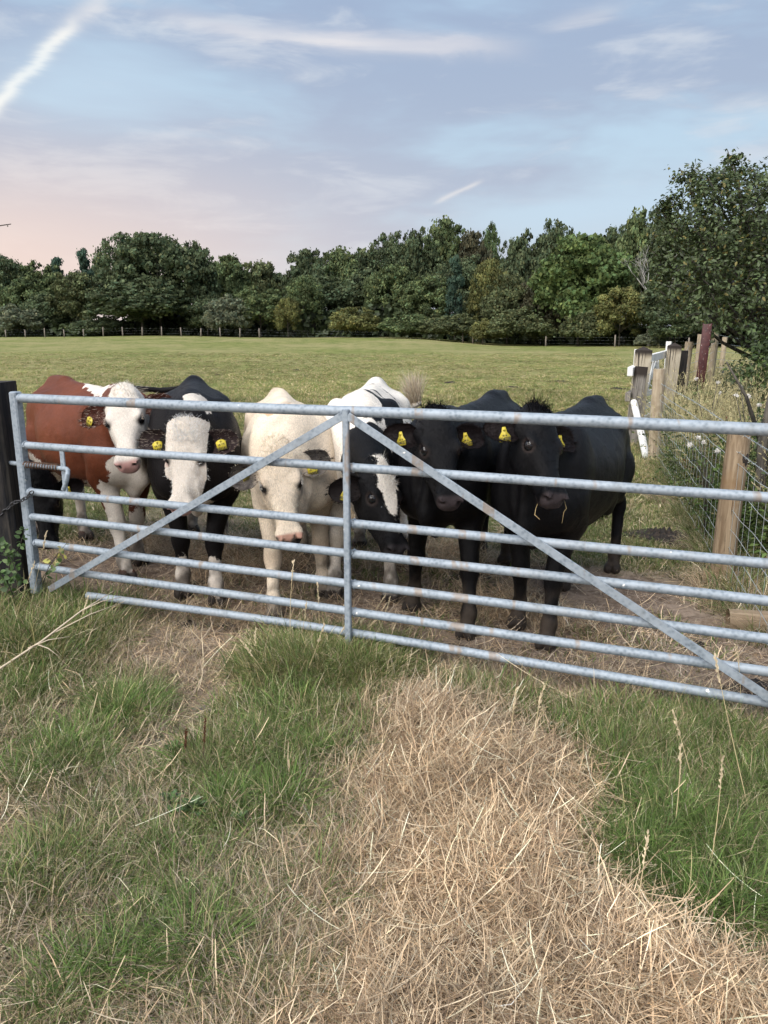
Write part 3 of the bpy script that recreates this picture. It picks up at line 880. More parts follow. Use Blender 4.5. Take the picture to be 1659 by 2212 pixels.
    wbase = ln(.10, 0, .93); mid = (wbase+nb)/2 + np.array([.02, 0, .03-neck_sag])
    for (a, b, ra, rb) in ((wbase, mid, .225*s, .165*s), (mid, nb, .165*s, .104*HS*1.0)):
        fd.cap(a, b, ra, rb, .08*s, GID_N, ((0, 1, 0), .68))
    fd.cap(ln(.02, 0, 1.10), H0(.00, 0, -.075), .055*s, .06*s, .09*s, GID_N, ((0, 1, 0), .8))      # crest
    fd.cap(ln(.33, 0, .70), H0(.17, 0, -.20), .075*s, .055*s, .09*s, GID_N, ((0, 1, 0), .42))      # dewlap
    # head
    hst = [(-.02, -.075, .055, .05, .06), (.02, -.07, .080, .064, .09), (.07, -.068, .098, .066, .10), (.135, -.070, .104, .062, .105), (.20, -.075, .094, .058, .11),
           (.265, -.082, .073, .055, .10), (.33, -.086, .058, .052, .085), (.385, -.088, .056, .050, .074), (.43, -.090, .064, .048, .064), (.465, -.094, .061, .042, .053), (.49, -.098, .042, .028, .033)]
    fd.loft([tuple(q*HS for q in r) for r in hst], .02, GID_H, pl, R, nt=2.7, nb=2.3)
    e3 = lambda a, b, c: np.array([a, b, c])*HS
    fd.ell(H0(-.012, 0, -.035), e3(.042, .062, .034), .04*HS, GID_H, R)                           # poll knob
    fd.ell(H0(.05, 0, -.03), e3(.085, .07, .032), .05*HS, GID_H, R)
    for sg in (-1, 1):
        fd.ell(H0(.170, sg*.080, -.032), e3(.034, .020, .020), .028*HS, GID_H, R)                 # brow
        fd.ell(H0(.185, sg*.064, -.150), e3(.085, .030, .062), .05*HS, GID_H, R)                  # cheek
        fd.cap(H0(.15, sg*.045, -.195), H0(.36, sg*.025, -.150), .040*HS, .024*HS, .04*HS, GID_H)  # jaw
        fd.ell(H0(.065, sg*.088, -.085), e3(.03, .03, .030), .03*HS, GID_H, R)                     # ear root
        fd.ell(H0(.187, sg*.093, -.056), e3(.022, .016, .017), .014*HS, None, R, sub=True)        # socket
        fd.ell(H0(.181, sg*.0890, -.029), e3(.026, .012, .0075), .008*HS, GID_H, R)               # upper lid
        fd.ell(H0(.192, sg*.0900, -.078), e3(.022, .010, .007), .010*HS, GID_H, R)                # lower lid
        fd.ell(H0(.445, sg*.045, -.062), e3(.034, .026, .020), .02*HS, GID_H, R)                  # nostril wing
        fd.ell(H0(.474, sg*.044, -.070), e3(.020, .016, .014), .010*HS, None, rot_frame(R @ np.array([1, 0, .1]), R @ np.array([.2, sg*.5, 1])), sub=True)
        fd.ell(H0(.477, sg*.050, -.052), e3(.014, .017, .007), .010*HS, GID_H, R)
    fd.ell(H0(.435, 0, -.150), e3(.040, .044, .022), .02*HS, GID_H, R)                            # chin
    fd.ell(H0(.40, 0, -.123), e3(.07, .056, .030), .02*HS, GID_H, R)
    # feet stop at the ground
    sl = (slice(None), slice(None), slice(None)); Zg = fd.lo[2] + fd.h*np.arange(fd.n[2]); fd.F[...] = np.maximum(fd.F, -(Zg+.004)[None, None, :].astype(np.float32))
    V, Fq, g = fd.mesh()
    V = lap(V, Fq, 2, .45)
    Nn = vnormals(V, Fq)
    # ribs, muscle and loose skin: real relief, small
    tr = (g == GID_T) | (g == GID_N)
    rib = np.sin(V[:, 0]/s*38 + V[:, 2]/s*6)*sstep(V[:, 0]/s, -.85, -.6)*(1-sstep(V[:, 0]/s, -.15, .0))*sstep(np.abs(V[:, 1])/s, .12, .2)
    disp = fbm(V*np.array([5, 5, 7.]), 3, seed)*.0055*tr + rib*.0008*tr + fbm(V*30, 2, seed+4)*.0010
    wr = np.sin((V @ np.array([.8, 0, .6]))*70 + fbm(V*8, 2, seed)*2)*(g == GID_N)*.0007
    V = V + Nn*(disp + wr)[:, None]
    # local head coordinates
    hc = (V - pl) @ R/HS
    g = np.where((hc[:, 0] > -.025) & (hc[:, 0] < .42) & (np.abs(hc[:, 1]) < .118) & (hc[:, 2] > -.112) & (hc[:, 2] < .06), GID_H, g)
    e = [ear_geo(pl, R*HS, sg, **ear_kw[0 if sg > 0 else 1]) for sg in (1, -1)]
    bc = V/np.array([s, s*w, s])
    patch, sp, spw = coat(bc, hc, g, Nn)
    # hooves and dirt
    hoof = sstep(-V[:, 2], -.075*s, -.055*s)
    mudn = fbm(V*14, 3, seed+9)
    mud = sstep(.25 + .12*mudn - V[:, 2]/s, 0, .18)*.85
    leg = (g >= GID_FL)
    sp = np.where((mud*leg > spw)[:, None], np.array([[.055, .042, .032]]), sp); spw = np.maximum(spw, mud*leg)
    sp = np.where((hoof > .4)[:, None], np.array([[.035, .028, .024]]), sp); spw = np.maximum(spw, hoof)
    # dark inside of nostrils and socket
    for sg in (-1, 1):
        dn_ = np.linalg.norm((hc - np.array([.474, sg*.044, -.070]))/np.array([.022, .017, .0155]), axis=1)
        wn = (1-sstep(dn_, .75, 1.15))*(g == GID_H); sp = np.where((wn > spw)[:, None], np.array([[.012, .008, .008]]), sp); spw = np.maximum(spw, wn)
    for sg in (-1, 1):           # dark lid rims
        d_ = np.linalg.norm((hc-np.array([.188, sg*.084, -.052]))/np.array([.044, .044, .036]), axis=1)
        wl = (1-sstep(d_, .75, 1.1))*(g == GID_H)*.92; sp = np.where((wl > spw)[:, None], np.array([[.03, .022, .020]]), sp); spw = np.maximum(spw, wl)
    allV, allF, allP, allS, allW = [V], [Fq], [patch], [sp], [spw]
    off = len(V); earinfo = []
    for k, (ev, ef, eu, ei, fr) in enumerate(e):
        pc, es, ew = coat.ear(eu, ei, k)
        allV.append(ev); allF.append(ef+off); off += len(ev); allP.append(pc); allS.append(es); allW.append(ew); earinfo.append((ev, eu, ei, fr, pc))
    me = mk_mesh('body', np.vstack(allV), np.vstack(allF), {'patch': np.concatenate(allP), 'sp': np.vstack(allS), 'spw': np.concatenate(allW)})
    obj('body', me, coatmat, t)
    # eyes
    for sg in (1, -1):
        mb = MB(); c = H0(.187, sg*.0805, -.050); n_ = 14; rE = .0295*HS
        Vv = []; Ff = []
        for i in range(n_+1):
            th_ = math.pi*i/n_
            for j in range(n_): ph = 2*math.pi*j/n_; Vv.append([rE*math.sin(th_)*math.cos(ph), rE*math.sin(th_)*math.sin(ph), rE*math.cos(th_)])
        for i in range(n_):
            for j in range(n_): Ff.append((i*n_+j, (i+1)*n_+j, (i+1)*n_+(j+1) % n_, i*n_+(j+1) % n_))
        mb.add(np.array(Vv), Ff); o = obj('eye', mb.mesh('eye'), MAT['eye_gloss'], t); o.location = c
    # ---- hair
    rg = np.random.default_rng(seed)
    def shade(p, swc=None, sww=None, var=.30):
        base = np.where((p > 0)[:, None], np.array([cB]), np.array([cA]))*(1.3 if max(cA) > .1 else 2.2)
        if sww is not None: base = base*(1-sww[:, None]) + swc*sww[:, None]
        return np.clip(base*(1+var*rg.normal(size=(len(base), 1))), .002, .9)
    tri_a = np.linalg.norm(np.cross(V[Fq[:, 2]]-V[Fq[:, 0]], V[Fq[:, 3]]-V[Fq[:, 1]]), axis=1)
    Yw = (V @ M.T)[:, 1]
    facing = ((Nn @ M.T)[:, 1] < .35)                                # the far side of the animal needs no strands
    vis = facing[Fq[:, 0]] & (V[Fq[:, 0], 2] > .08)
    gq = g[Fq[:, 0]]
    lst = []
    def grow(sel, n, Lr, lift, flow, W, curl, seg=2):
        pr = tri_a*sel; pr = pr/pr.sum(); q = rg.choice(len(Fq), n, p=pr)
        uv = rg.random((n, 2)); f = Fq[q]
        p = (V[f[:, 0]]*(1-uv[:, :1])*(1-uv[:, 1:]) + V[f[:, 1]]*uv[:, :1]*(1-uv[:, 1:]) + V[f[:, 2]]*uv[:, :1]*uv[:, 1:] + V[f[:, 3]]*(1-uv[:, :1])*uv[:, 1:])
        nn = Nn[f[:, 0]]; d = flow(p, nn); d = d - nn*np.sum(d*nn, 1)[:, None]; d /= np.linalg.norm(d, axis=1)[:, None]+1e-6
        d = d + nn*lift + rg.normal(size=d.shape)*(.09 if lift < .08 else .22)
        L = Lr*(.6+.8*rg.random(n))
        pt = patch[f[:, 0]] + rg.normal(size=n)*.010
        lst.append(strands(p - nn*.002, d, L, np.full(n, W), shade(pt, sp[f[:, 0]], spw[f[:, 0]]), seg, curl, seed+3))
    body = vis & (gq != GID_H) & (gq != GID_HOOF)
    grow(body, hair, .015, .035, lambda p, n: np.array([-1, 0, -.55]) + 0.35*np.stack([vnoise(p*6, 1), vnoise(p*6, 2), vnoise(p*6, 3)], 1), .0010, .2)
    wc = H0(.20, 0, -.01)
    def ff(p, n):
        d = p - wc; d /= np.linalg.norm(d, axis=1)[:, None]+1e-6
        sw = np.stack([vnoise(p*22, 4), vnoise(p*22, 5), vnoise(p*22, 6)], 1)
        return d + sw*.8
    hx = hc[Fq[:, 0], 0]; hy = hc[Fq[:, 0], 1]; hz = hc[Fq[:, 0], 2]
    headq = (gq == GID_H) & (hx < .43)
    for sg in (-1, 1): headq &= np.hypot(hx-.188, (hy-sg*.088)*.8) + 1*(np.sign(hy) != sg) > .040
    grow(headq, headhair, .012, .05, ff, .0010, .7)
    top = (gq == GID_H) & (hx < (.02 if tuft and tuft[2] > .7 else .12)) & (np.abs(hy) < .065) & (hz > -.06)
    tl, tn, tlift = tuft or (.035, 2600, .45)
    grow(top, tn, tl, tlift, lambda p, n: ff(p, n) + .6*R[:, 0]*0, .0011, 1.0, 3)
    # ear fringes
    for (ev, eu, ei, fr, pc) in earinfo:
        inn = np.where((ei == 1))[0]; n = 420; q = rg.choice(inn, n); a = fr[1]; nrm = fr[2]
        d = a[None]*(.8+.3*rg.random((n, 1))) + nrm[None]*.22 + rg.normal(size=(n, 3))*.25
        base = np.where(rg.random((n, 1)) < .45, np.array([coat.fringe]), np.array([coat.eard]))
        lst.append(strands(ev[q], d, (.012+.016*rg.random(n)), np.full(n, .0011), np.clip(base*(1+.3*rg.normal(size=(n, 1))), .004, .8), 2, .4, seed+5))
        q = rg.choice(len(ev), n); rad_ = ev[q]-fr[0]; d = rad_/(np.linalg.norm(rad_, axis=1)[:, None]+1e-6) + rg.normal(size=(n, 3))*.3
        col = shade(pc[q])
        lst.append(strands(ev[q], d, (.005+.007*rg.random(n)), np.full(n, .001), col, 2, .3, seed+6))
    # lashes
    for sg in (1, -1):
        n = 46; aa = rg.random(n)*2-1; p = np.array([H0(.181+.022*q, sg*.094, -.027-.006*q*q) for q in aa])
        d = np.array([R @ np.array([.25*q+.1, sg*1.0, -.05]) for q in aa]) + rg.normal(size=(n, 3))*.12
        lc = np.tile(np.array([coat.lash]), (n, 1)); lst.append(strands(p, d, np.full(n, .020*HS), np.full(n, .0009), lc, 2, .3, seed+8))
    hair_obj('coat_hair', lst, t)
    # tail switch
    tend = tp[-1]; tdir = tp[-1]-tp[-2]; tdir /= np.linalg.norm(tdir)
    n = 520; p = tend + rg.normal(size=(n, 3))*.010 - tdir*(rg.random((n, 1))*.10)
    if tail == 2: dd = np.array([.10, -.10, .8])*1.0 + rg.normal(size=(n, 3))*.17
    elif tail == 1: dd = np.array([.1, -.9, -.10]) + rg.normal(size=(n, 3))*.07
    else: dd = tdir*1.0 + rg.normal(size=(n, 3))*.10
    tc_ = np.clip(np.array(coat.switch)*(1+.3*rg.normal(size=(n, 1))), .004, .8)
    hair_obj('tail_switch', [strands(p, dd, .14+.14*rg.random(n), np.full(n, .0016), tc_, 4, .25, seed+11)], t)
    # ear tags
    for k, (ev, eu, ei, fr, pc) in enumerate(earinfo):
        if not tags or tags[k] is None: continue
        num, shape, tilt, sh = tags[k]
        c0, a, nrm, tt = fr
        camv = (np.array([0, 0, CAM_H]) - np.array([F0[0], F0[1], 0])) @ M - c0; camv /= np.linalg.norm(camv)
        up = np.array([0, 0, 1.]); z_ = camv*1.0 + nrm*.35; z_ += np.array(sh[2] if len(sh) > 2 else (0, 0, 0)) @ M; z_ /= np.linalg.norm(z_)
        y_ = up - z_*(up @ z_); y_ /= np.linalg.norm(y_); x_ = np.cross(y_, z_)
        x_, y_ = x_*math.cos(tilt)+y_*math.sin(tilt), y_*math.cos(tilt)-x_*math.sin(tilt)
        hw = .026
        if shape == 'bell': out = [(-hw, -.034), (hw, -.034), (hw, -.010), (.012, .012), (.008, .034), (-.008, .034), (-.012, .012), (-hw, -.010)]
        else: out = [(-hw, -.028), (hw, -.028), (hw+.001, .018), (.012, .027), (-.012, .027), (-hw-.001, .018)]
        n2 = len(out); Vt = np.array([[x, y, z] for z in (-.001, .001) for x, y in out])
        Ft = [tuple(range(n2-1, -1, -1)), tuple(range(n2, 2*n2))] + [(i, (i+1) % n2, n2+(i+1) % n2, n2+i) for i in range(n2)]
        o = obj('ear_tag', mk_mesh('ear_tag', Vt, Ft, None, False), MAT['tag_yellow'], t)
        Rm = Matrix(np.array([x_, y_, z_]).T.tolist()).to_4x4()
        Rm.translation = Vector(c0 + x_*sh[0] + y_*sh[1] + z_*.020)
        o.matrix_local = Rm
        def text(txt, size, y):
            cu = bpy.data.curves.new('lettering', 'FONT'); cu.body = txt; cu.size = size; cu.align_x = 'CENTER'; cu.align_y = 'CENTER'; cu.extrude = .0002; cu.offset = .00035
            cu.materials.append(MAT['tag_print'])
            tmp = bpy.data.objects.new('tmp_text', cu); COL.objects.link(tmp); bpy.context.view_layer.update()
            me = bpy.data.meshes.new_from_object(tmp.evaluated_get(bpy.context.evaluated_depsgraph_get())); bpy.data.objects.remove(tmp)
            me.name = 'lettering'
            ob = bpy.data.objects.new('lettering', me); COL.objects.link(ob); ob.parent = o; ob.location = (0, y, .0014); ob.scale = (.95, 1.15, 1)
        text(num, .0185, -.021); 
        if shape == 'bell': text('UK 38', .0085, -.006)
        else: text('UK 160', .012, .0)
        mb = MB(); mb.tube([(0, .022, 0), (0, .022, .006)], .0065, 12); obj('tag_pin', mb.mesh('tag_pin'), MAT['tag_yellow'], o)
    return t
# ---------------------------------------------------------------- the seven animals
BLACK = (.0042, .0040, .0048); BROWNBLACK = (.0085, .0062, .0060)
class Coat:
    """patch > 0 gives the second coat colour; sp/spw skin and other colours"""
    fringe = (.02, .016, .015); lash = (.02, .015, .015); switch = (.012, .010, .010)
    eard = (.012, .009, .009); ear_in = (.014, .009, .009)
    def ear(s, u, inner, k):
        n = len(u); return s.earpatch(u, inner), np.tile(np.array([s.ear_in]), (n, 1)), inner*.75*sstep(u, .0, .3)
    def earpatch(s, u, inner): return np.full(len(u), -.2)
    def head_sp(s, hc, g, muzz, sp, spw, nose0=.455):
        m = (g == GID_H)*sstep(hc[:, 0] + .25*np.minimum(hc[:, 2]+.10, 0), nose0-.012, nose0+.012)
        m = np.maximum(m, (g == GID_H)*sstep(hc[:, 0], .38, .45)*(hc[:, 2] < -.135)*.5)
        sp = np.where((m > spw)[:, None], np.array([muzz]), sp); return sp, np.maximum(spw, m*.9)
    def __call__(s, c, hc, g, Nn):
        n = len(c); sp = np.zeros((n, 3)); spw = np.zeros(n); return s.paint(c, hc, g, Nn, sp, spw)
def nz(c, f, seed): return fbm(c*f, 3, seed)

class Black(Coat):
    muzz = (.055, .043, .045)
    def paint(s, c, hc, g, Nn, sp, spw):
        p = -.05 + nz(c, 2.2, 4)*.03 + sstep(c[:, 2], .95, 1.2)*.05*(g == GID_T)      # browner along the back
        sp, spw = s.head_sp(hc, g, s.muzz, sp, spw)
        return p, sp, spw
class RedWhite(Coat):
    fringe = (.55, .45, .38); lash = (.6, .52, .45); switch = (.5, .42, .35); ear_in = (.045, .014, .010)
    def earpatch(s, u, inner): return -.02 - .1*u
    def paint(s, c, hc, g, Nn, sp, spw):
        x, y, z = c.T; n1 = nz(c, 7, 2)*.05; n2 = nz(c, 22, 3)*.02
        p = np.full(len(c), -.3)
        head = g == GID_H
        ph = .10 + 0*x
        ph = np.where(hc[:, 0] < .03, .05 - (.09-np.abs(hc[:, 1]))*-.2, ph)
        ph = np.minimum(ph, .14 + n1 - np.maximum(0, -hc[:, 2]-.15)*3*(hc[:, 0] < .3))
        p = np.where(head, ph, p)
        nk = g == GID_N
        crest = .085 + n1 - np.abs(y) - .6*np.maximum(0, 1.03-z)
        throat = .13 + n1 + n2 - np.abs(y) - 1.0*np.maximum(0, z - .86) + .3*(x - .30)
        p = np.where(nk, np.maximum(crest, throat), p)
        stripe = .052 + n2*2.2 + n1*.9 - np.abs(y+.03+.25*(x+.2)) - .9*np.maximum(0, -.62-x) - .5*np.maximum(0, x-.3)
        stripe = np.where(z > .98, stripe, -.2)
        brisket = .16 + n1 + n2 - np.abs(y)*1.0 - np.maximum(0, z-.74)*1.0 - np.maximum(0, .10-x)*1.3
        belly = (.56 - z) + n1*.8 - np.maximum(0, x-.0)*.3
        flank = .05 - np.abs(z-.58+.5*(x+.95))*.8 + n1 - np.maximum(0, x+.6)
        p = np.where(g == GID_T, np.maximum.reduce([stripe, brisket, belly, flank*0-.2]), p)
        fl = (g == GID_FL); fr = (g == GID_FR)
        lower = (.30 - z) + n1
        frontw = -.005 + n1 + n2 + (x-.02)*.9 - np.abs(y - np.where(fl, .06, -.04))*.7 + (.50-z)*.25
        p = np.where(fl | fr, np.maximum(lower, frontw), p)
        p = np.where((g == GID_HL) | (g == GID_HR), (.60 - z) + n1 + (x+1.1)*.15, p)
        sp, spw = s.head_sp(hc, g, (.42, .22, .20), sp, spw, .463)
        return p, sp, spw
class WhiteFace(Coat):
    fringe = (.40, .34, .28); lash = (.6, .55, .5); ear_in = (.035, .022, .022); switch = (.55, .48, .40)
    def paint(s, c, hc, g, Nn, sp, spw):
        x, y, z = c.T; n1 = nz(c, 8, 12)*.04; n2 = nz(c, 24, 13)*.016
        p = np.full(len(c), -.3)
        ph = np.maximum(.12 - np.maximum(0, np.abs(hc[:, 1])-.115)*6 - np.maximum(0, -hc[:, 2]-np.where(hc[:, 0] < .23, .112, .078))*2.6*(hc[:, 0] < .34), .05*(hc[:, 0] > .36)) + n2
        ph = ph - np.maximum(0, -.03-hc[:, 0])*3
        p = np.where(g == GID_H, ph, p)
        spot = .045 + n1*1.2 + n2 - np.hypot((x-.20)*.75, (y-.015)*1.1) - .3*np.maximum(0, .95-z)
        p = np.where((g == GID_N) | (g == GID_T), spot, p)
        dew = .10 + n1 - np.abs(y) - np.maximum(0, z-.60)*2.2 - np.maximum(0, .12-x)*1.5
        p = np.where((g == GID_T) | (g == GID_N), np.maximum(p, dew), p)
        p = np.where((g == GID_T), np.maximum(p, (.50-z)+n1), p)
        p = np.where((g == GID_FL) | (g == GID_FR), np.maximum((.205-z)+n1*1.2 + (x)*.2, -.1), p)
        p = np.where((g == GID_HL) | (g == GID_HR), (.28-z)+n1, p)
        sp, spw = s.head_sp(hc, g, (.46, .27, .24), sp, spw, .463)
        for sg in (-1, 1):           # pink skin round the eyes
            d = np.linalg.norm((hc-np.array([.193, sg*.093, -.078]))/np.array([.038, .03, .028]), axis=1)
            w = (1-sstep(d, .6, 1.2))*(g == GID_H)*.5; sp = np.where((w > spw)[:, None], np.array([[.42, .24, .20]]), sp); spw = np.maximum(spw, w)
        return p, sp, spw
class Cream(Coat):
    fringe = (.07, .06, .055); lash = (.7, .66, .6); ear_in = (.05, .042, .040); switch = (.6, .55, .48)
    def ear(s, u, inner, k):
        n = len(u); w = np.clip(sstep(u, .15, .5)*.85 + .3*inner, 0, .92)
        return np.full(n, -.1), np.tile(np.array([[.035, .032, .034]]), (n, 1)), w
    def paint(s, c, hc, g, Nn, sp, spw):
        x, y, z = c.T; n1 = nz(c, 5, 22)*.05; n2 = nz(c, 20, 23)*.02
        p = np.full(len(c), -.12)
        tan = .055 + n1*.8 + n2 - np.hypot((x-.04), (y+.08)*.9)
        p = np.where((g == GID_T) | (g == GID_N), np.maximum(tan, p), p)
        sp = np.tile(np.array([[.42, .30, .20]]), (len(c), 1))
        # warm buff wash on shoulders, neck sides and knees
        spw = sstep(n1*6 + n2*3, .05, .30)*.38*((g == GID_T) | (g == GID_N)) + .35*(g >= GID_FL)*sstep(-(np.abs(z-.34)), -.08, -.02)*sstep(x, .0, .06)
        spw = np.maximum(spw, .30*(g == GID_H)*sstep(np.abs(hc[:, 1]), .05, .09)*sstep(-np.abs(hc[:, 0]-.20), -.12, 0))
        m = (g == GID_H)*sstep(hc[:, 0] + .25*np.minimum(hc[:, 2]+.10, 0), .440, .456)
        dark = sstep(vnoise(hc*48, 5)*.5 + (hc[:, 0]-.452)*16 - (hc[:, 2]+.085)*10, -.05, .15)
        mc = np.array([[.50, .27, .20]])*(1-dark[:, None]) + np.array([[.012, .010, .011]])*dark[:, None]
        sp = np.where((m > .3)[:, None], mc, sp); spw = np.where(m > .3, m*.95, spw)
        for sg in (-1, 1):
            d = np.linalg.norm((hc-np.array([.200, sg*.093, -.085]))/np.array([.055, .03, .022]), axis=1)
            w = (1-sstep(d, .5, 1.15))*(g == GID_H)*.6; ok = (w > spw); sp = np.where(ok[:, None], np.array([[.14, .10, .08]]), sp); spw = np.maximum(spw, w)
        return p, sp, spw
class Pied(Coat):
    """white body with thin black flashes, black neck and head, ragged white blaze"""
    fringe = (.03, .022, .02); ear_in = (.014, .010, .010); switch = (.60, .50, .38)
    def earpatch(s, u, inner): return np.full(len(u), .2)
    def paint(s, c, hc, g, Nn, sp, spw):
        x, y, z = c.T; n1 = nz(c, 6, 32)*.05; n2 = nz(c, 22, 33)*.018; n3 = nz(c, 60, 34)*.008
        p = np.full(len(c), -.3)                                       # A white, B black
        T = g == GID_T
        # flashes over the back
        f1 = .006 + n2*.5+n3 - np.abs((x+.78) - .55*np.abs(y-.03) - .2*y)*.8 - .5*np.maximum(0, .04-y-.3)
        f1 = np.where(y > -.26, f1, -.1)*1.0
        f2 = .012 + n2+n3 - np.abs((x+.45) - .30*np.abs(y-.02))*.8 - np.maximum(0, np.abs(y-.02)-.15)
        shoulder = .19 + n1 + n2 - np.hypot((x-.02)*.85, (y-.24)*.95) + .0*z
        pT = np.maximum.reduce([np.where(z > .9, f1, -.2), np.where(z > .95, f2, -.2), shoulder])
        p = np.where(T, pT, p)
        cres = np.abs(np.hypot(y-.02, (x-.20)*1.0) - .14) - .022 + n2      # white crescent over the neck
        neck = 1.0*(x-.33) + n1 + n2 + .9*y
        neck = np.minimum(neck, np.where((y > -.02) & (z > .8), cres, .2))
        p = np.where((g == GID_N), neck, p)
        p = np.where(T & (x > .2), np.maximum(p, neck), p)
        # head: black with blaze
        wb = np.interp(hc[:, 0], [-.05, .0, .06, .10, .16, .24, .29, .34, .5], [.030, .040, .072, .060, .045, .036, .022, -.02, -.05])
        bl = wb + (nz(hc, 14, 35)*.018) - np.abs(hc[:, 1]-.004)
        bl = np.where((hc[:, 2] > -.085), bl, -.1)
        p = np.where(g == GID_H, -bl, p)
        p = np.where(g == GID_FR, -.1 + n1, p)
        p = np.where(g == GID_FL, np.maximum(.06 + n1 - (.30-z)*.5 - (x-.03)*1.6 - .5*np.maximum(0, .34-z), -.2), p)
        p = np.where((g == GID_HL) | (g == GID_HR), -.05+n1*2, p)
        sp, spw = s.head_sp(hc, g, (.030, .026, .028), sp, spw)
        w = .35*(g == GID_FR)*sstep(-(np.abs(z-.32)), -.08, -.02)*sstep(x, .0, .06)
        sp = np.where((w > spw)[:, None], np.array([[.30, .22, .12]]), sp); spw = np.maximum(spw, w)
        return p, sp, spw

M_BLACK = coat_material('black_coat', BLACK, BROWNBLACK, .42, 0, .14)
M_RED = coat_material('red_white_coat', (.122, .034, .0145), (.66, .60, .53), .55)
M_WF = coat_material('black_coat_white_face', (.0055, .0045, .0050), (.64, .575, .50), .48, 0, .13)
M_CREAM = coat_material('cream_coat', (.68, .575, .45), (.50, .34, .21), .6)
M_PIED = coat_material('pied_coat', (.74, .68, .60), BLACK, .5, 0, .13)

GRP = 'young cattle crowding behind the gate'
def at(u, v, Y): return P(u, v, Y)
tuftb = (.034, 420, .71)
# red and white
make_cow('red-brown heifer with white face and chest, behind the left end of the gate', (-1.66, 4.93), (.80, -.97), 1.03,
         at(262, 852, 4.46), at(266, 992, 4.14), (.0, -.8, .62), RedWhite(), M_RED, (.122, .034, .0145), (.66, .60, .53), 101, hs=1.08,
         feet=((-1.67, 4.74), (-1.70, 5.10)), hind=((-2.30, 5.72), (-2.72, 5.85)), tail=0, belly=1.10,
         tags=(('701161', 'square', .10, (-.012, -.035)), ('701161', 'square', -.30, (.01, -.03, (-1.2, .0, 0)))), ear_kw=(dict(lift=.06, droop=.0), dict(droop=.03)), tuft=(.015, 1700, .08), group=GRP)
# black with the white face
make_cow('black heifer with curly cream-white face, its pink nose resting at the third bar', (-1.09, 4.38), (.22, -.97), 1.04,
         at(399, 938, 4.17), at(381, 1097, 3.95), (.0, -.78, .62), WhiteFace(), M_WF, (.0055, .0045, .0050), (.64, .575, .50), 202, hs=1.16,
         feet=((-1.21, 4.42), (-.98, 4.27)), hind=((-1.50, 5.90), (-1.24, 5.65)), tail=1,
         tags=(('601161', 'square', .22, (-.01, -.02)), ('RAVM', 'square', .22, (.02, -.035))), ear_kw=(dict(lift=.22, droop=-.1, sc=1.05), dict(lift=.10, sc=1.05)), tuft=(.015, 2800, .08), group=GRP)
# cream
make_cow('cream-white heifer with dark grey ears, just left of the gate\'s centre upright', (-.50, 4.24), (.20, -.98), .98,
         at(598, 978, 3.97), at(627, 1162, 3.73), (.08, -.80, .60), Cream(), M_CREAM, (.68, .575, .45), (.50, .34, .21), 303, hs=1.08,
         feet=((-.61, 4.02), (-.37, 4.42)), hind=((-.86, 5.42), (-.58, 5.32)), tail=0, neck_sag=.02,
         tags=(('100854', 'square', .25, (-.03, -.040)), ('100854', 'square', .35, (.01, .0, (.9, 0, 0)))), ear_kw=(dict(lift=.12), dict(droop=.25, fwd=.1)), tuft=(.015, 1600, .08), group=GRP)
# pied
make_cow('white-bodied black-necked heifer, lowered black head with a ragged white blaze', (-.13, 4.42), (-.06, -1.0), 1.03,
         at(826, 1008, 3.88), at(879, 1180, 3.60), (.62, -.72, .45), Pied(), M_PIED, (.74, .68, .60), BLACK, 404, hs=1.05,
         feet=((-.30, 4.42), (.04, 4.33)), hind=((-.18, 5.50), (.14, 5.62)), tail=2, neck_sag=.05,
         tags=(None, ('604032', 'bell', 0., (.03, -.02, (-1.4, 0, 0)))), ear_kw=(dict(droop=.2), dict(droop=.55, fwd=.15)), tuft=(.014, 900, .08), group=GRP)
# black, left of the pair
make_cow('black heifer with a spiky topknot, its chin above the slanting brace, tag 504037', (.30, 4.00), (-.40, -1.0), .985,
         at(945, 897, 3.74), at(984, 1073, 3.43), (.22, -.82, .52), Black(), M_BLACK, BLACK, BROWNBLACK, 505, hs=1.03,
         feet=((.17, 4.17), (.44, 3.79)), hind=((.70, 5.33), (.84, 5.09)), tail=0,
         tags=(('504037', 'bell', .18, (-.03, -.015)), ('504037', 'bell', .25, (.03, -.02, (-1.1, 0, 0)))), ear_kw=(dict(lift=.05), dict(lift=.05)), tuft=tuftb, group=GRP)
# black, right of the pair
make_cow('glossy black heifer furthest right with hay stalks hanging from its mouth, tag 604038', (.78, 3.79), (-.50, -1.0), .975,
         at(1168, 893, 3.56), at(1221, 1066, 3.25), (.42, -.80, .45), Black(), M_BLACK, BLACK, BROWNBLACK, 606, hs=1.04,
         feet=((.73, 3.93), (.83, 3.65)), hind=((1.50, 4.90), (1.13, 4.54)), tail=0, belly=1.04,
         tags=(('604038', 'bell', -.05, (-.03, -.020)), ('604038', 'bell', .12, (.015, -.03))), ear_kw=(dict(lift=.05), dict(lift=-.02)), tuft=tuftb, group=GRP)
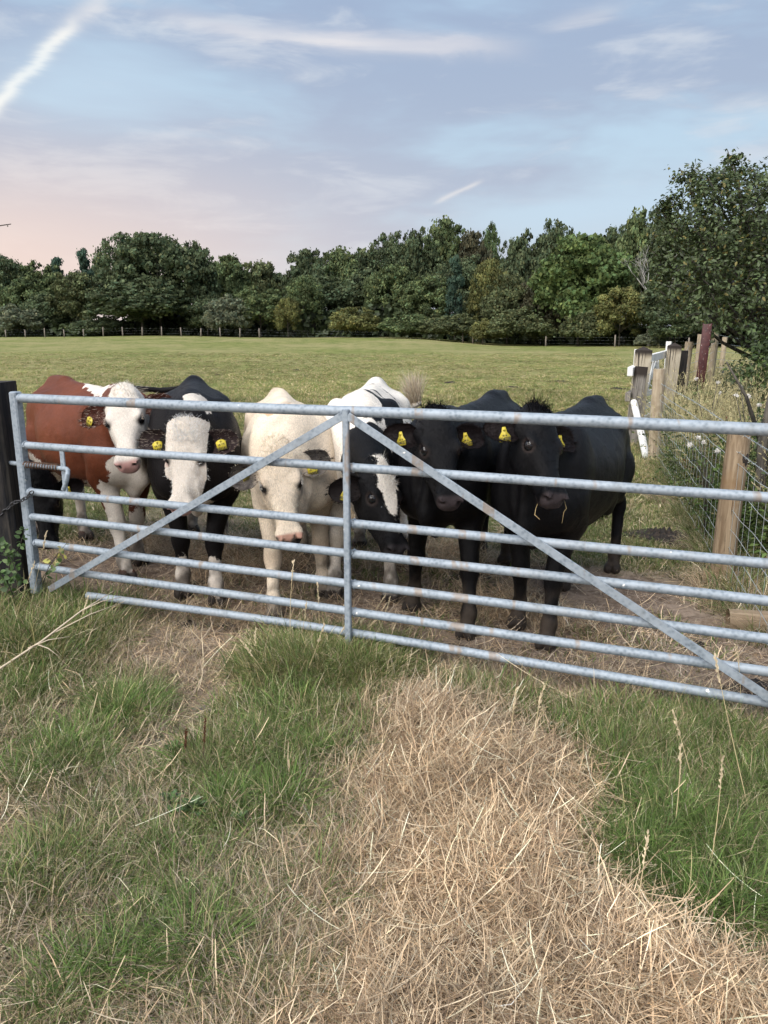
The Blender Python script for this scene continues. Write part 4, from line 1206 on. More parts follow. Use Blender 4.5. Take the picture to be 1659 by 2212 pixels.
# grazing behind the post
make_cow('black heifer grazing with its head down by the latch post, body hidden behind the post', (-3.02, 5.10), (.92, -.38), .98,
         at(84, 1035, 4.78), at(98, 1180, 4.62), (.12, -.92, .35), Black(), M_BLACK, BLACK, BLACK, 707, hs=1.03,
         feet=((-2.95, 5.25), (-2.88, 4.98)), hind=((-4.05, 5.62), (-4.15, 5.35)), tail=0, neck_sag=.03, hair=9000,
         tags=(('604031', 'bell', -.1, (-.02, -.035)), None), ear_kw=(dict(lift=.10), dict(lift=.1)), tuft=(.04, 700, .5), group=GRP)
def hay_in_mouth():
    for k, (pts, r) in enumerate((([at(1165, 1078, 3.40), at(1157, 1100, 3.37), at(1155, 1112, 3.36), at(1166, 1122, 3.34)], .0014),
                   ([at(1219, 1078, 3.35), at(1221, 1090, 3.34), at(1224, 1098, 3.33), at(1218, 1106, 3.33), at(1214, 1130, 3.33)], .0010))):
        mb = MB(); org = np.array(pts[0]); mb.tube(np.array(pts)-org, r, 5)
        me = mb.mesh('hay_stalk'); n = len(me.vertices)
        a = me.attributes.new('col', 'FLOAT_COLOR', 'POINT'); a.data.foreach_set('color', np.tile(np.array([.58, .44, .22, 1], np.float32), n))
        o = obj('hay_stalk', me, MAT['stem'], None, org)
        tag(o, ('bent pale hay stalk hanging from the left of the black heifer\'s mouth', 'thin curled hay stalk hanging below the black heifer\'s nostril')[k], 'hay stalk')
hay_in_mouth()
# ---------------------------------------------------------------- the wood beyond the pasture
def blob_crown(seed, n_lobes=46, leaves=6500, leaf=.055, shape='round', gaps=.0):
    """unit crown: x,y in -1..1, z 0..2; many leaf-clump faces over irregular lobes"""
    rg = np.random.default_rng(seed)
    L = []
    for i in range(n_lobes):
        th_ = rg.uniform(0, 2*np.pi); ph = np.arccos(rg.uniform(-.75, 1)); r = rg.uniform(.45, .88)
        p = np.array([math.sin(ph)*math.cos(th_), math.sin(ph)*math.sin(th_), math.cos(ph)])*r
        if shape == 'pine': z = rg.uniform(0, 1); q = (1-z)*.8+.08; p = np.array([math.cos(th_)*q*rg.uniform(.3, 1), math.sin(th_)*q*rg.uniform(.3, 1), z*2-1])
        if shape == 'tall': p[2] *= 1.0; p[:2] *= .8
        if shape == 'bush': p[2] = abs(p[2])*1.0-.55
        L.append((p, rg.uniform(.12, .30)*(1 if shape != 'pine' else .62)))
    # small sprigs that break the outline
    for i in range(int(n_lobes*2.2)):
        th_ = rg.uniform(0, 2*np.pi); ph = np.arccos(rg.uniform(-.4, 1)); r = rg.uniform(.78, 1.02)
        if shape == 'pine': continue
        p = np.array([math.sin(ph)*math.cos(th_), math.sin(ph)*math.sin(th_), math.cos(ph)])*r
        if shape == 'bush': p[2] = abs(p[2])-.5
        L.append((p, rg.uniform(.05, .13)))
    w = np.array([q[1]**2 for q in L]); w /= w.sum()
    k = rg.choice(len(L), leaves, p=w); C = np.array([q[0] for q in L])[k]; Rr = np.array([q[1] for q in L])[k]
    d = rg.normal(size=(leaves, 3)); d[:, 2] = d[:, 2]*.8 + .15; d /= np.linalg.norm(d, axis=1)[:, None]
    pos = C + d*(Rr*(rg.uniform(.35, 1.05, leaves)+.28*np.abs(rg.normal(size=leaves))))[:, None]*np.array([1, 1, .75])
    nrm = d + rg.normal(size=d.shape)*.55; nrm /= np.linalg.norm(nrm, axis=1)[:, None]
    t = np.cross(nrm, rg.normal(size=d.shape)); t /= np.linalg.norm(t, axis=1)[:, None]; b = np.cross(nrm, t)
    sz = leaf*rg.uniform(.5, 1.35, leaves)[:, None]
    V = np.stack([pos-t*sz-b*sz*.5, pos+t*sz*.3-b*sz, pos+t*sz+b*sz*.3, pos-t*sz*.2+b*sz], 1).reshape(-1, 3)
    F = np.arange(leaves*4).reshape(-1, 4)
    ck = (1+.28*rg.normal(size=(len(L), 1)))[k]; c = np.clip(np.array([[1, 1, 1]])*ck*(1+.22*rg.normal(size=(leaves, 1))), .25, 2.2)
    c = c*(1 + np.array([[.30, .05, -.1]])*rg.normal(size=(leaves, 1))*.35)
    V[:, 2] += 1
    return V, F, np.repeat(np.clip(c, .1, 3), 4, 0)
CROWNS = {}
def crown_mesh(kind, seed, **k):
    key = (kind, seed)
    if key not in CROWNS:
        V, F, c = blob_crown(seed, shape=kind, **k); CROWNS[key] = mk_mesh('crown', V, F, {'col': c}, False)
    return CROWNS[key]
TRUNKS = {}
def trunk_mesh(kind):
    if kind not in TRUNKS:
        mb = MB(); rg = random.Random(hash(kind) & 255 if False else len(kind))
        mb.tube([(0, 0, -.08), (.01, .0, .25), (-.01, .01, .6), (.0, 0, 1.1), (.01, 0, 1.75)], [.050, .036, .030, .022, .006], 8)
        for i in range(9):
            a = rg.uniform(0, 6.28); z0 = rg.uniform(.35, 1.2); l = rg.uniform(.4, .75)
            mb.tube([(0, 0, z0), (math.cos(a)*l*.45, math.sin(a)*l*.45, z0+.18), (math.cos(a)*l, math.sin(a)*l, z0+.30+rg.uniform(0, .2))], [.018, .011, .003], 6)
        TRUNKS[kind] = mb.mesh('trunk')
    return TRUNKS[kind]
DARK = (.088, .114, .060); MIDG = (.108, .140, .062); FRESH = (.112, .158, .058); OLIVE = (.105, .122, .058); PALE = (.15, .17, .11); YEL = (.150, .155, .058); BROWN = (.088, .086, .052); POP = (.10, .14, .065); BLUEG = (.050, .085, .060)
def wood_tree(u, vt, w, Y, kind, colr, seed, label, cat='tree', zlow=0.0, group='trees of the wood beyond the pasture', name=None, leaves=6500, leaf=.05, squash=None):
    """u centre, vt sight line of the crown's top, w crown width in sight units, Y distance"""
    top = P(u, vt, Y); x = top[0]; zb = float(zground(x, Y)); H = top[2]-zb
    Wm = w/2*math.hypot(Y, 0)/F_*.99
    t = thing(name or ('pine_tree' if kind == 'pine' else 'bush' if kind == 'bush' else 'broadleaf_tree'), label, cat, (x, Y, zb), random.uniform(0, 6.28), group)
    rise = 0 if kind == 'bush' else H*.06
    cr = obj('crown', crown_mesh(kind, seed, leaves=leaves, leaf=leaf), MAT['far_leaf'], t)
    cr.color = (*colr, 1)
    zs = (H-rise)/1.93
    cr.scale = (Wm*1.0, Wm*random.uniform(.8, 1.1), zs); cr.location = (0, 0, rise)
    if kind != 'bush':
        tr = obj('trunk', trunk_mesh(kind), MAT['bark'], t); tr.scale = (Wm*.75, Wm*.75, H/2.1)
    return t
TREES = [ # u, top v, width, distance, kind, colour, seed, label
 (-40, 545, 170, 132, 'round', DARK, 1, 'dark tree at the far left edge of the wood'),
 (20, 560, 110, 128, 'round', DARK, 2, 'dark rounded tree just above the pale willow at the far left'),
 (85, 566, 110, 130, 'round', MIDG, 3, 'dark tree between the far-left edge and the pines'),
 (125, 560, 95, 131, 'pine', BLUEG, 21, 'dark pine, left of the pair of pines by the big oak'),
 (178, 548, 100, 128, 'pine', BLUEG, 22, 'dark pine touching the left side of the big oak'),
 (30, 640, 110, 116, 'bush', PALE, 31, 'pale grey-green willow bush at the far left of the wood edge'),
 (158, 590, 110, 119, 'tall', OLIVE, 4, 'lighter olive tree with drooping boughs left of the big oak'),
 (100, 640, 110, 120, 'round', DARK, 5, 'dark low tree under the pines'),
 (270, 512, 150, 116, 'round', DARK, 1, 'great dark oak, left half of the biggest crown on the left'),
 (335, 505, 190, 114, 'round', DARK, 2, 'great dark oak, the highest crown on the left side'),
 (405, 522, 120, 115, 'round', DARK, 3, 'dark oak crown joined to the right of the great oak'),
 (300, 600, 240, 112, 'round', DARK, 5, 'dark low spreading tree in front of the great oak'),
 (490, 556, 110, 128, 'round', MIDG, 6, 'dark tree rising right of the great oak'),
 (558, 568, 100, 132, 'tall', OLIVE, 4, 'thin-topped olive tree at the low point of the skyline'),
 (445, 640, 90, 112, 'round', DARK, 6, 'dark small tree between the great oak and the pale willow'),
 (488, 612, 110, 108, 'bush', PALE, 32, 'pale grey-green round willow right of the great oak'),
 (560, 620, 120, 110, 'round', MIDG, 3, 'mid green tree with layered boughs under the low skyline'),
 (620, 645, 60, 107, 'tall', YEL, 4, 'small yellowing tree left of the middle of the wood'),
 (655, 600, 100, 112, 'round', MIDG, 1, 'mid green tree below the domed middle tree'),
 (664, 543, 110, 122, 'round', DARK, 6, 'domed dark tree starting the rise of the skyline'),
 (728, 546, 120, 124, 'round', MIDG, 5, 'dark tree right of the domed middle tree'),
 (790, 538, 110, 126, 'round', DARK, 2, 'dark tree with a ragged top left of the high middle trees'),
 (765, 640, 110, 104, 'bush', YEL, 33, 'yellow-green round bush standing out at the wood edge'),
 (840, 512, 110, 126, 'round', DARK, 1, 'dark oak at the left end of the high middle group'),
 (900, 497, 120, 125, 'round', DARK, 3, 'dark oak in the high middle group, left of its peak'),
 (965, 487, 130, 127, 'round', MIDG, 5, 'dark oak making the peak of the middle skyline'),
 (1022, 505, 90, 123, 'round', BROWN, 6, 'brownish tree turning colour right of the middle peak'),
 (1062, 492, 60, 130, 'tall', POP, 41, 'narrow light green poplar-like tree on the skyline'),
 (850, 572, 120, 112, 'round', MIDG, 2, 'mid green tree low in the middle of the wood'),
 (925, 600, 120, 108, 'round', MIDG, 6, 'green tree below the middle peak'),
 (985, 562, 90, 104, 'pine', BLUEG, 22, 'blue-green pine standing in front of the middle group'),
 (1058, 566, 90, 106, 'round', YEL, 1, 'yellow-green tree right of the blue-green pine'),
 (880, 660, 130, 100, 'bush', MIDG, 34, 'green bush at the edge below the middle trees'),
 (975, 655, 130, 98, 'bush', OLIVE, 35, 'olive bush with thin stems below the blue-green pine'),
 (1150, 500, 110, 112, 'round', DARK, 3, 'dark oak left of the twin tops on the skyline'),
 (1205, 487, 110, 111, 'round', DARK, 1, 'dark oak with a broken top above the big green tree'),
 (1100, 600, 110, 98, 'round', OLIVE, 5, 'olive tree left of the big green tree'),
 (1175, 585, 110, 96, 'round', BROWN, 2, 'brown-green tree overlapping the big green tree'),
 (1262, 512, 205, 92, 'round', FRESH, 6, 'big rounded fresh green tree right of the middle'),
 (1320, 505, 120, 104, 'round', MIDG, 3, 'green tree on the slope behind the big green tree'),
 (1385, 470, 130, 96, 'round', MIDG, 5, 'tall feathery green tree left of the near oak'),
 (1440, 462, 130, 94, 'round', DARK, 1, 'tall tree half behind the near oak at its left side'),
 (1530, 480, 180, 92, 'round', DARK, 2, 'dark tree hidden mostly behind the near oak'),
 (1630, 470, 180, 90, 'round', MIDG, 6, 'dark tree at the far right behind the near oak'),
 (1345, 622, 120, 86, 'round', YEL, 4, 'yellowing tree low in front of the dead branches'),
 (1270, 640, 110, 88, 'bush', OLIVE, 36, 'olive bush at the foot of the big green tree'),
 (1130, 640, 140, 92, 'bush', OLIVE, 34, 'broad olive bush left of the big green tree'),
 (1060, 665, 90, 94, 'bush', YEL, 35, 'yellowish bush at the low dip of the field edge'),
 (1460, 600, 150, 84, 'round', DARK, 3, 'dark low tree below the near oak\'s left boughs'),
 (1560, 600, 180, 82, 'round', DARK, 5, 'dark low tree behind the maroon steel post'),
 (225, 560, 90, 133, 'round', DARK, 5, 'dark tree seen in the gap left of the great oak'),
 (60, 600, 120, 126, 'round', MIDG, 3, 'dark low tree behind the far-left willow'),
 (600, 590, 120, 134, 'round', DARK, 2, 'dark tree filling the lowest dip of the skyline'),
 (520, 585, 110, 134, 'round', DARK, 3, 'dark tree behind the grey-green round willow'),
 (700, 600, 150, 118, 'round', DARK, 6, 'dark tree behind the yellow-green round bush'),
 (800, 590, 160, 118, 'round', DARK, 5, 'dark tree filling below the ragged-topped tree'),
 (1000, 560, 150, 120, 'round', DARK, 1, 'dark tree behind the blue-green pine'),
 (1110, 530, 130, 121, 'round', DARK, 5, 'dark tree in the skyline notch right of the poplar'),
 (1070, 610, 150, 114, 'round', DARK, 2, 'dark low tree left of the olive tree in the middle distance'),
 (1210, 560, 150, 118, 'round', DARK, 6, 'dark tree behind the brown-green tree'),
 (1340, 490, 120, 108, 'round', DARK, 2, 'dark rounded top rising right of the big green tree'),
 (1400, 560, 150, 104, 'round', MIDG, 5, 'green tree right behind the dead branches'),
 (215, 668, 130, 114, 'bush', DARK, 33, 'low dark bush closing the gap left of the great oak\'s foot'),
 (1465, 655, 150, 79, 'round', DARK, 6, 'low dark tree closing the gap under the near oak\'s boughs'),
 (1395, 712, 50, 80, 'bush', PALE, 36, 'small pale shrub out on the grass before the wood'),
]
for r_ in TREES:
    big = r_[2] > 140
    wood_tree(*r_, leaves=17000 if r_[4] != 'pine' else 7000, leaf=.034 if not big else .027, cat='pine tree' if r_[4] == 'pine' else 'bush' if r_[4] == 'bush' else 'tree')
# dark undergrowth at the foot of the wood, one mass nobody could count
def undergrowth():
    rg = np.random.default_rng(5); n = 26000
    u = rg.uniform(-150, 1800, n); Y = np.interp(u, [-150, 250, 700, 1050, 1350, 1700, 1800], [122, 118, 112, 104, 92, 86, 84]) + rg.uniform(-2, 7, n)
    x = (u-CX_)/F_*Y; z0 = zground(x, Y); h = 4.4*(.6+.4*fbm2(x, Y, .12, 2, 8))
    z = z0 + h*rg.random(n)**1.2
    pos = np.stack([x, Y, z], 1); nrm = rg.normal(size=(n, 3)) + np.array([0, -.6, .5]); nrm /= np.linalg.norm(nrm, axis=1)[:, None]
    t = np.cross(nrm, rg.normal(size=(n, 3))); t /= np.linalg.norm(t, axis=1)[:, None]; b = np.cross(nrm, t); sz = rg.uniform(.2, .62, n)[:, None]
    V = np.stack([pos-t*sz-b*sz*.5, pos+t*sz*.3-b*sz, pos+t*sz+b*sz*.3, pos-t*sz*.2+b*sz], 1).reshape(-1, 3)
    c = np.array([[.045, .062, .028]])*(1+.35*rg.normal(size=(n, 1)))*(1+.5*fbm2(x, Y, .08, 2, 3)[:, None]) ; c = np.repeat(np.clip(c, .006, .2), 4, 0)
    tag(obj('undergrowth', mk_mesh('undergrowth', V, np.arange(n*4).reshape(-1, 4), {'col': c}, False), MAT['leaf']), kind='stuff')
undergrowth()
def dead_tree():
    t = thing('dead_tree', 'bare pale grey dead branches beside the feathery tree left of the near oak', 'dead tree', tuple(np.append(P(1405, 700, 86)[:2], 0)), 0)
    rg = random.Random(8); mb = MB()
    def br(p, d, L, r, k):
        q = p + d*L; m = (p+q)/2 + np.array([rg.uniform(-.1, .1) for _ in range(3)])*L*.6
        mb.tube([p, m, q], [r, r*.8, r*.55], 6)
        if k:
            for _ in range(3):
                e = d + np.array([rg.uniform(-.9, .9), rg.uniform(-.6, .6), rg.uniform(-.45, .6)]); e /= np.linalg.norm(e)
                br(q if rg.random() < .6 else m, e, L*rg.uniform(.55, .8), r*.55, k-1)
    br(np.array([0., 0, 0]), np.array([0, 0, 1.]), 4.2, .22, 5)
    obj('branches', mb.mesh('branches'), MAT['dead_wood'], t)
dead_tree()

# post and wire fence along the far side of the pasture
def far_fence():
    us = list(np.linspace(12, 560, 14)) + [u_ for u_ in (1000, 1022, 1043, 1180, 1330, 1490)]
    t = thing('far_fence', 'low post and wire fence along the far edge of the pasture by the wood', 'fence', (0, 104, 0))
    org = np.array([0, 104, 0]); tops = []
    mb = MB(); mb.tube([(0, 0, -.3), (0, 0, 1.15)], [.085, .075], 8); pm = mb.mesh('post')
    rg = random.Random(4)
    for u_ in us:
        Y = float(np.interp(u_, [0, 560, 1000, 1400, 1500], [106, 103, 96, 80, 74])); x = P(u_, 720, Y)[0]; z = float(zground(x, Y))
        o = obj('post', pm, MAT['far_post'], t); o.location = np.array([x, Y, z]) - org; o.scale = (1, 1, rg.uniform(.85, 1.1)); o.rotation_euler = (rg.uniform(-.05, .05), rg.uniform(-.06, .06), 0)
        tops.append(np.array([x, Y, z]) - org)
    for h in (.35, .7, 1.0):
        mb = MB()
        for a, b in zip(tops[:-1], tops[1:]): mb.tube([a+[0, 0, h], b+[0, 0, h]], .0025, 3, cap=False)
        obj('wire', mb.mesh('wire'), MAT['fence_wire'], t)
far_fence()

# ---------------------------------------------------------------- the near oak at the right
def near_oak():
    base = P(1690, 735, 15.5); base[2] = 0
    t = thing('oak_tree', 'bushy young oak overhanging the hedge at the right edge, nearest of all the trees', 'oak tree', tuple(base))
    rg = np.random.default_rng(12); rr = random.Random(5)
    # crown outline as lobes placed in space (sight lines at their own distances)
    L = [(1578, 350, 15.2, .16), (1590, 382, 15.0, .22), (1560, 385, 15.1, .28), (1540, 405, 14.9, .42), (1510, 400, 15.4, .25), (1480, 385, 15.3, .24), (1500, 430, 15.0, .38), (1455, 445, 15.2, .26), (1432, 462, 15.3, .20),
         (1630, 385, 15.4, .35), (1645, 420, 15.2, .5), (1600, 430, 14.6, .60), (1550, 460, 14.6, .60), (1500, 485, 14.8, .50), (1465, 500, 15.0, .42), (1440, 520, 15.2, .32), (1660, 480, 14.4, .8), (1600, 510, 14.2, .75),
         (1540, 540, 14.3, .65), (1490, 560, 14.6, .50), (1450, 575, 15.0, .38), (1425, 560, 15.2, .22), (1660, 570, 14.0, .85), (1590, 590, 13.8, .75), (1530, 615, 14.0, .60), (1480, 630, 14.4, .45), (1440, 640, 14.8, .30), (1430, 600, 15.0, .25),
         (1640, 650, 13.7, .75), (1580, 665, 13.6, .60), (1530, 675, 13.8, .45), (1700, 420, 15.6, .9), (1720, 560, 14.6, 1.1), (1720, 680, 14.0, .9), (1575, 480, 15.8, .8), (1560, 580, 15.6, .9), (1630, 560, 15.8, 1.0), (1500, 640, 15.4, .6)]
    C = [P(u, v, Y)-base for u, v, Y, r in L]; Rl = [q[3] for q in L]
    root = np.array([0, 0, .0])
    mb = MB()
    mb.tube([root+[0, 0, -.2], root+[-.05, 0, 1.0], root+[-.2, -.1, 2.0], root+[-.3, -.1, 3.2]], [.22, .17, .12, .06], 12)
    for c_, r in zip(C, Rl):
        s0 = np.array([-.05, 0, .8+.9*rr.random()]); m = (s0*.5+c_*.5) + np.array([0, 0, -.15])
        mb.tube([s0, m, c_, c_ + (c_-m)*.12], [.055, .030, .014, .006], 6)
    obj('trunk', mb.mesh('trunk'), MAT['bark'], t)
    # twigs + leaves: sprays inside each lobe
    V0, F0_, C0 = [], [], []; tw = MB(); o = 0
    for c_, r in zip(C, Rl):
        ns = int(12 + 58*r*r*1.0)
        for i in range(ns):
            d = rg.normal(size=3); d[2] = d[2]*.8+.25; d /= np.linalg.norm(d)
            p0 = c_ + d*r*.35; p1 = c_ + d*r*rg.uniform(.65, 1.22) + rg.normal(size=3)*.05
            if i % 2 == 0: tw.tube([p0, (p0+p1)/2 + rg.normal(size=3)*.03, p1], [.007, .005, .002], 3, cap=False)
            n = rg.integers(11, 20); q = rg.uniform(.25, 1.05, n)[:, None]
            pos = p0*(1-q)+p1*q + rg.normal(size=(n, 3))*.055
            nr = d + np.array([0, 0, .5]) + rg.normal(size=(n, 3))*.6; nr /= np.linalg.norm(nr, axis=1)[:, None]
            tdir = np.cross(nr, rg.normal(size=(n, 3))); tdir /= np.linalg.norm(tdir, axis=1)[:, None]; b = np.cross(nr, tdir)
            s_ = rg.uniform(.028, .052, n)[:, None]
            # lobed oak leaf: six-sided blade folded along the midrib
            pts = [pos-tdir*s_, pos-tdir*s_*.35+b*s_*.34+nr*s_*.12, pos+tdir*s_*.35+b*s_*.52+nr*s_*.15, pos+tdir*s_*1.05, pos+tdir*s_*.35-b*s_*.52+nr*s_*.15, pos-tdir*s_*.35-b*s_*.34+nr*s_*.12]
            V0.append(np.stack(pts, 1).reshape(-1, 3))
            f = (np.arange(n)*6)[:, None, None] + np.array([[0, 1, 2, 3], [0, 3, 4, 5]])[None]; F0_.append(f.reshape(-1, 4)+o); o += n*6
            col = np.array([[.068, .094, .038]])*(1+.35*rg.normal(size=(n, 1)))
            yl = rg.random((n, 1)) < .05; col = np.where(yl, np.array([[.19, .165, .05]]), col)
            C0.append(np.repeat(np.clip(col, .012, .3), 6, 0))
    obj('foliage', mk_mesh('foliage', np.vstack(V0), np.vstack(F0_), {'col': np.vstack(C0)}, False), MAT['leaf'], t)['kind'] = 'stuff'
    obj('twigs', tw.mesh('twigs'), MAT['bark'], t)['kind'] = 'stuff'
near_oak()
# ---------------------------------------------------------------- fence, white gate and old posts on the right
SF_PTS = [(2.14, 4.61), (3.235, 9.09), (3.51, 10.83)]
def stock_fence():
    t = thing('stock_fence', 'galvanised stock netting fence with barbed top wires and round timber posts, right of the cattle', 'fence', (2.14, 4.61, 0))
    org = np.array([2.14, 4.61, 0])
    d = np.array([3.235-2.14, 9.09-4.61]); d /= np.linalg.norm(d)
    start = np.array([2.14, 4.61]) - d*2.6
    def pt(s_, z): return np.array([*(start + d*s_), z]) - org
    L = 2.6 + math.hypot(3.51-2.14, 10.83-4.61)
    rg = np.random.default_rng(2)
    hs = [.08, .17, .27, .38, .50, .64, .79]
    for h in hs:
        mb = MB(); ss = np.linspace(0, L, 90)
        mb.tube([pt(a, h + .006*math.sin(a*9+h*30) - .012*math.sin(a*math.pi/4.5)**2) for a in ss], .0021, 4, cap=False)
        obj('line_wire', mb.mesh('line_wire'), MAT['fence_wire'], t)
    mb = MB(); s_ = 0
    while s_ < L:
        zz = [.09]+hs[1:]; mb.tube([pt(s_ + .005*math.sin(q*40+s_*7), q) for q in hs], .0015, 3, cap=False); s_ += .15
    o = obj('stay_wires', mb.mesh('stay_wires'), MAT['fence_wire'], t); o['kind'] = 'stuff'
    for h in (.87, .985):
        mb = MB(); ss = np.linspace(0, L, 420)
        for ph in (0, math.pi):
            mb.tube([pt(a, h + .003*math.sin(a*90+ph) - .02*math.sin(a*math.pi/4.5)**2) + np.array([.003*math.cos(a*90+ph), 0, 0]) for a in ss], .0014, 3, cap=False)
        for a in np.arange(.05, L, .105):
            c = pt(a, h - .02*math.sin(a*math.pi/4.5)**2)
            for k in range(4):
                v = rg.normal(size=3); v /= np.linalg.norm(v); mb.tube([c, c+v*.017], [.0013, .0004], 3, cap=False)
        obj('barbed_wire', mb.mesh('barbed_wire'), MAT['fence_wire'], t)
    top1 = P(1599, 918, 4.66)
    round_post('post', (2.15, 4.66, -.2), (top1[0]-.0, 4.66, top1[2]), .072, .066, MAT['tan_post'], t, 'tan round post with a big dark knot near its top', seg=26, wob=.03, seed=2)
    p2 = P(1424, 797, 9.12); round_post('post', (3.245, 9.12, -.2), (p2[0], 9.12, p2[2]), .070, .066, MAT['pale_post'], t, 'pale round post with a sawn top', seg=22, seed=3)
    # the knot: a sunken dark scar on the near post
    mb = MB(); rr = random.Random(2); c = P(1608, 992, 4.588)-org + np.array([-.005, .015, 0]); V = []
    n = 16
    for i in range(n):
        a = 2*math.pi*i/n; q = 1+rr.uniform(-.25, .25); V.append(c + np.array([.030*math.cos(a)*q, -.006+.25*abs(.03*math.cos(a)), .062*math.sin(a)*q]))
    V.append(c+np.array([0, -.012, 0])); mb.add(np.array(V), [(i, (i+1) % n, n) for i in range(n)])
    obj('knot', mb.mesh('knot'), MAT['dung'], t)
stock_fence()
def timber(name, u, vt, Y, base_u, w, mat, label, cat, cap=None, sq=1.0, depth=None, seed=1, group=None):
    tp = P(u, vt, Y); b = np.array([P(base_u, vt, Y)[0], Y, 0]); b[2] = -.2
    return round_post(name, b, (tp[0], Y, tp[2]-(cap or 0)), w/2, w/2, mat, None, label, cat, seg=24, wob=.02, seed=seed, square=sq, cap=cap, group=group)
timber('old_post', 1386, 792, 10.83, 1373, .145, MAT['weathered_post'], 'old square grey post with black top and dark runs, end of the netting', 'post', seed=11)
timber('gatepost', 1390.5, 748, 11.1, 1382, .195, MAT['gatepost_wood'], 'square timber gatepost with pointed dark cap and dark streaks, nearer of the pair', 'gatepost', cap=.055, seed=12, group='pair of capped gateposts')
timber('gatepost', 1457, 740, 13.0, 1449, .19, MAT['gatepost_wood'], 'square timber gatepost with pointed dark cap, farther one, right of the white gate', 'gatepost', cap=.055, seed=13, group='pair of capped gateposts')
timber('old_post', 1476, 757, 13.2, 1472, .15, MAT['black_sleeper'], 'short dark grey post right of the farther capped gatepost', 'post', seed=14)
timber('fence_post', 1489, 738, 15.0, 1484, .15, MAT['pale_post'], 'pale round post just left of the maroon steel post', 'post', sq=0, seed=15, group='pale round posts by the maroon steel post')
timber('fence_post', 1546, 716, 17.5, 1543, .15, MAT['pale_post'], 'pale round post right behind the maroon steel post', 'post', sq=0, seed=16, group='pale round posts by the maroon steel post')
timber('fence_post', 1513, 722, 19.5, 1511, .14, MAT['pale_post'], 'pale round post half hidden behind the maroon steel post', 'post', sq=0, seed=17, group='pale round posts by the maroon steel post')
timber('fence_post', 1566, 728, 23.0, 1565, .14, MAT['pale_post'], 'small pale round post farthest along the right fence, under the oak', 'post', sq=0, seed=18)
def upper_wires():
    t = thing('wire_fence', 'wire fence with sagging strands beyond the white gate on the right', 'fence', (4.9, 13.2, 0)); org = np.array([4.9, 13.2, 0])
    a = P(1478, 760, 13.2); b = P(1489, 745, 15.0); c = P(1546, 722, 17.5); e = P(1660, 735, 24)
    for k, dz in enumerate((0, -.18, -.36, -.54, -.72)):
        mb = MB(); pts = []
        for p, q in ((a, b), (b, c), (c, e)):
            for i in range(8): r = i/8; pts.append(p*(1-r)+q*r - org + np.array([0, 0, dz - .05*math.sin(r*math.pi)]))
        mb.tube(pts, .0035, 4, cap=False); obj('wire', mb.mesh('wire'), MAT['fence_wire'], t)
upper_wires()
def white_gate():
    a = np.array([*P(1378, 755, 11.25)[:2], 0]); b = np.array([*P(1445, 742, 13.5)[:2], 0])
    t = thing('wooden_gate', 'small white painted five bar wooden gate between the two capped gateposts', 'gate', tuple(a))
    d = b-a; L = np.linalg.norm(d); d /= L; n = np.array([-d[1], d[0], 0]); R = np.array([d, n, [0, 0, 1]]).T
    W = MAT['white_paint']
    def part(name, c, size, R_=R, label=None):
        mb = MB(); mb.box(c, size, R_, bev=.006); o = obj(name, autosmooth(mb.mesh(name), .5), W, t)
        if label: o['label'] = label
        return o
    part('stile', np.array([0, 0, .69]), (.10, .085, 1.24)); part('stile', d*L + np.array([0, 0, .71]), (.10, .085, 1.36))
    for z in (.24, .42, .62, .86): part('rail', d*L/2 + np.array([0, 0, z]) + n*.0, (L-.10, .026, .085))
    p0 = np.array([0, 0, 1.13]); p1 = d*L + np.array([0, 0, 1.19]); q = p1-p0; q /= np.linalg.norm(q)
    R2 = np.array([q, n, np.cross(q, n)*1]).T; part('rail', (p0+p1)/2, (L-.10, .055, .12), R2)
    for x0, x1, z0, z1 in ((.06*L, .50*L, .25, 1.08), (.94*L, .50*L, .25, 1.08), (.30*L, .42*L, .62, 1.10), (.70*L, .58*L, .62, 1.10)):
        p0 = d*x0 + np.array([0, 0, z0]) + n*-.03; p1 = d*x1 + np.array([0, 0, z1]) + n*-.03; q = p1-p0; l = np.linalg.norm(q); q /= l
        part('brace', (p0+p1)/2, (l, .022, .070), np.array([q, n, np.cross(q, n)]).T)
white_gate()
def rail_run():
    t = thing('post_and_rail', 'three weathered rails of a timber fence, seen end on behind the old grey post', 'fence', (3.45, 10.95, 0)); org = np.array([3.45, 10.95, 0])
    for k, (u, v) in enumerate(((1361, 803), (1356, 858), (1352, 918))):
        a = P(u, v, 10.75); b = P(1384, 1000, 13.6); b[2] = a[2]+.02; d = b-a; L = np.linalg.norm(d); d /= L; n = np.array([-d[1], d[0], 0]); n /= np.linalg.norm(n)
        mb = MB(); mb.box((a+b)/2-org, (L, .075, .125), np.array([d, n, np.cross(d, n)]).T, bev=.008)
        obj('rail', autosmooth(mb.mesh('rail'), .5), MAT['white_paint'] if k == 0 else MAT['weathered_post'], t)
rail_run()
p0 = G(1402, 1003); p1 = P(1369, 868, 10.6); p0[2] = -.05
round_post('leaning_strut', p0, p1, .046, .043, MAT['white_paint'], None, 'white painted round strut leaning against the old grey post behind the netting', 'strut', seed=21)
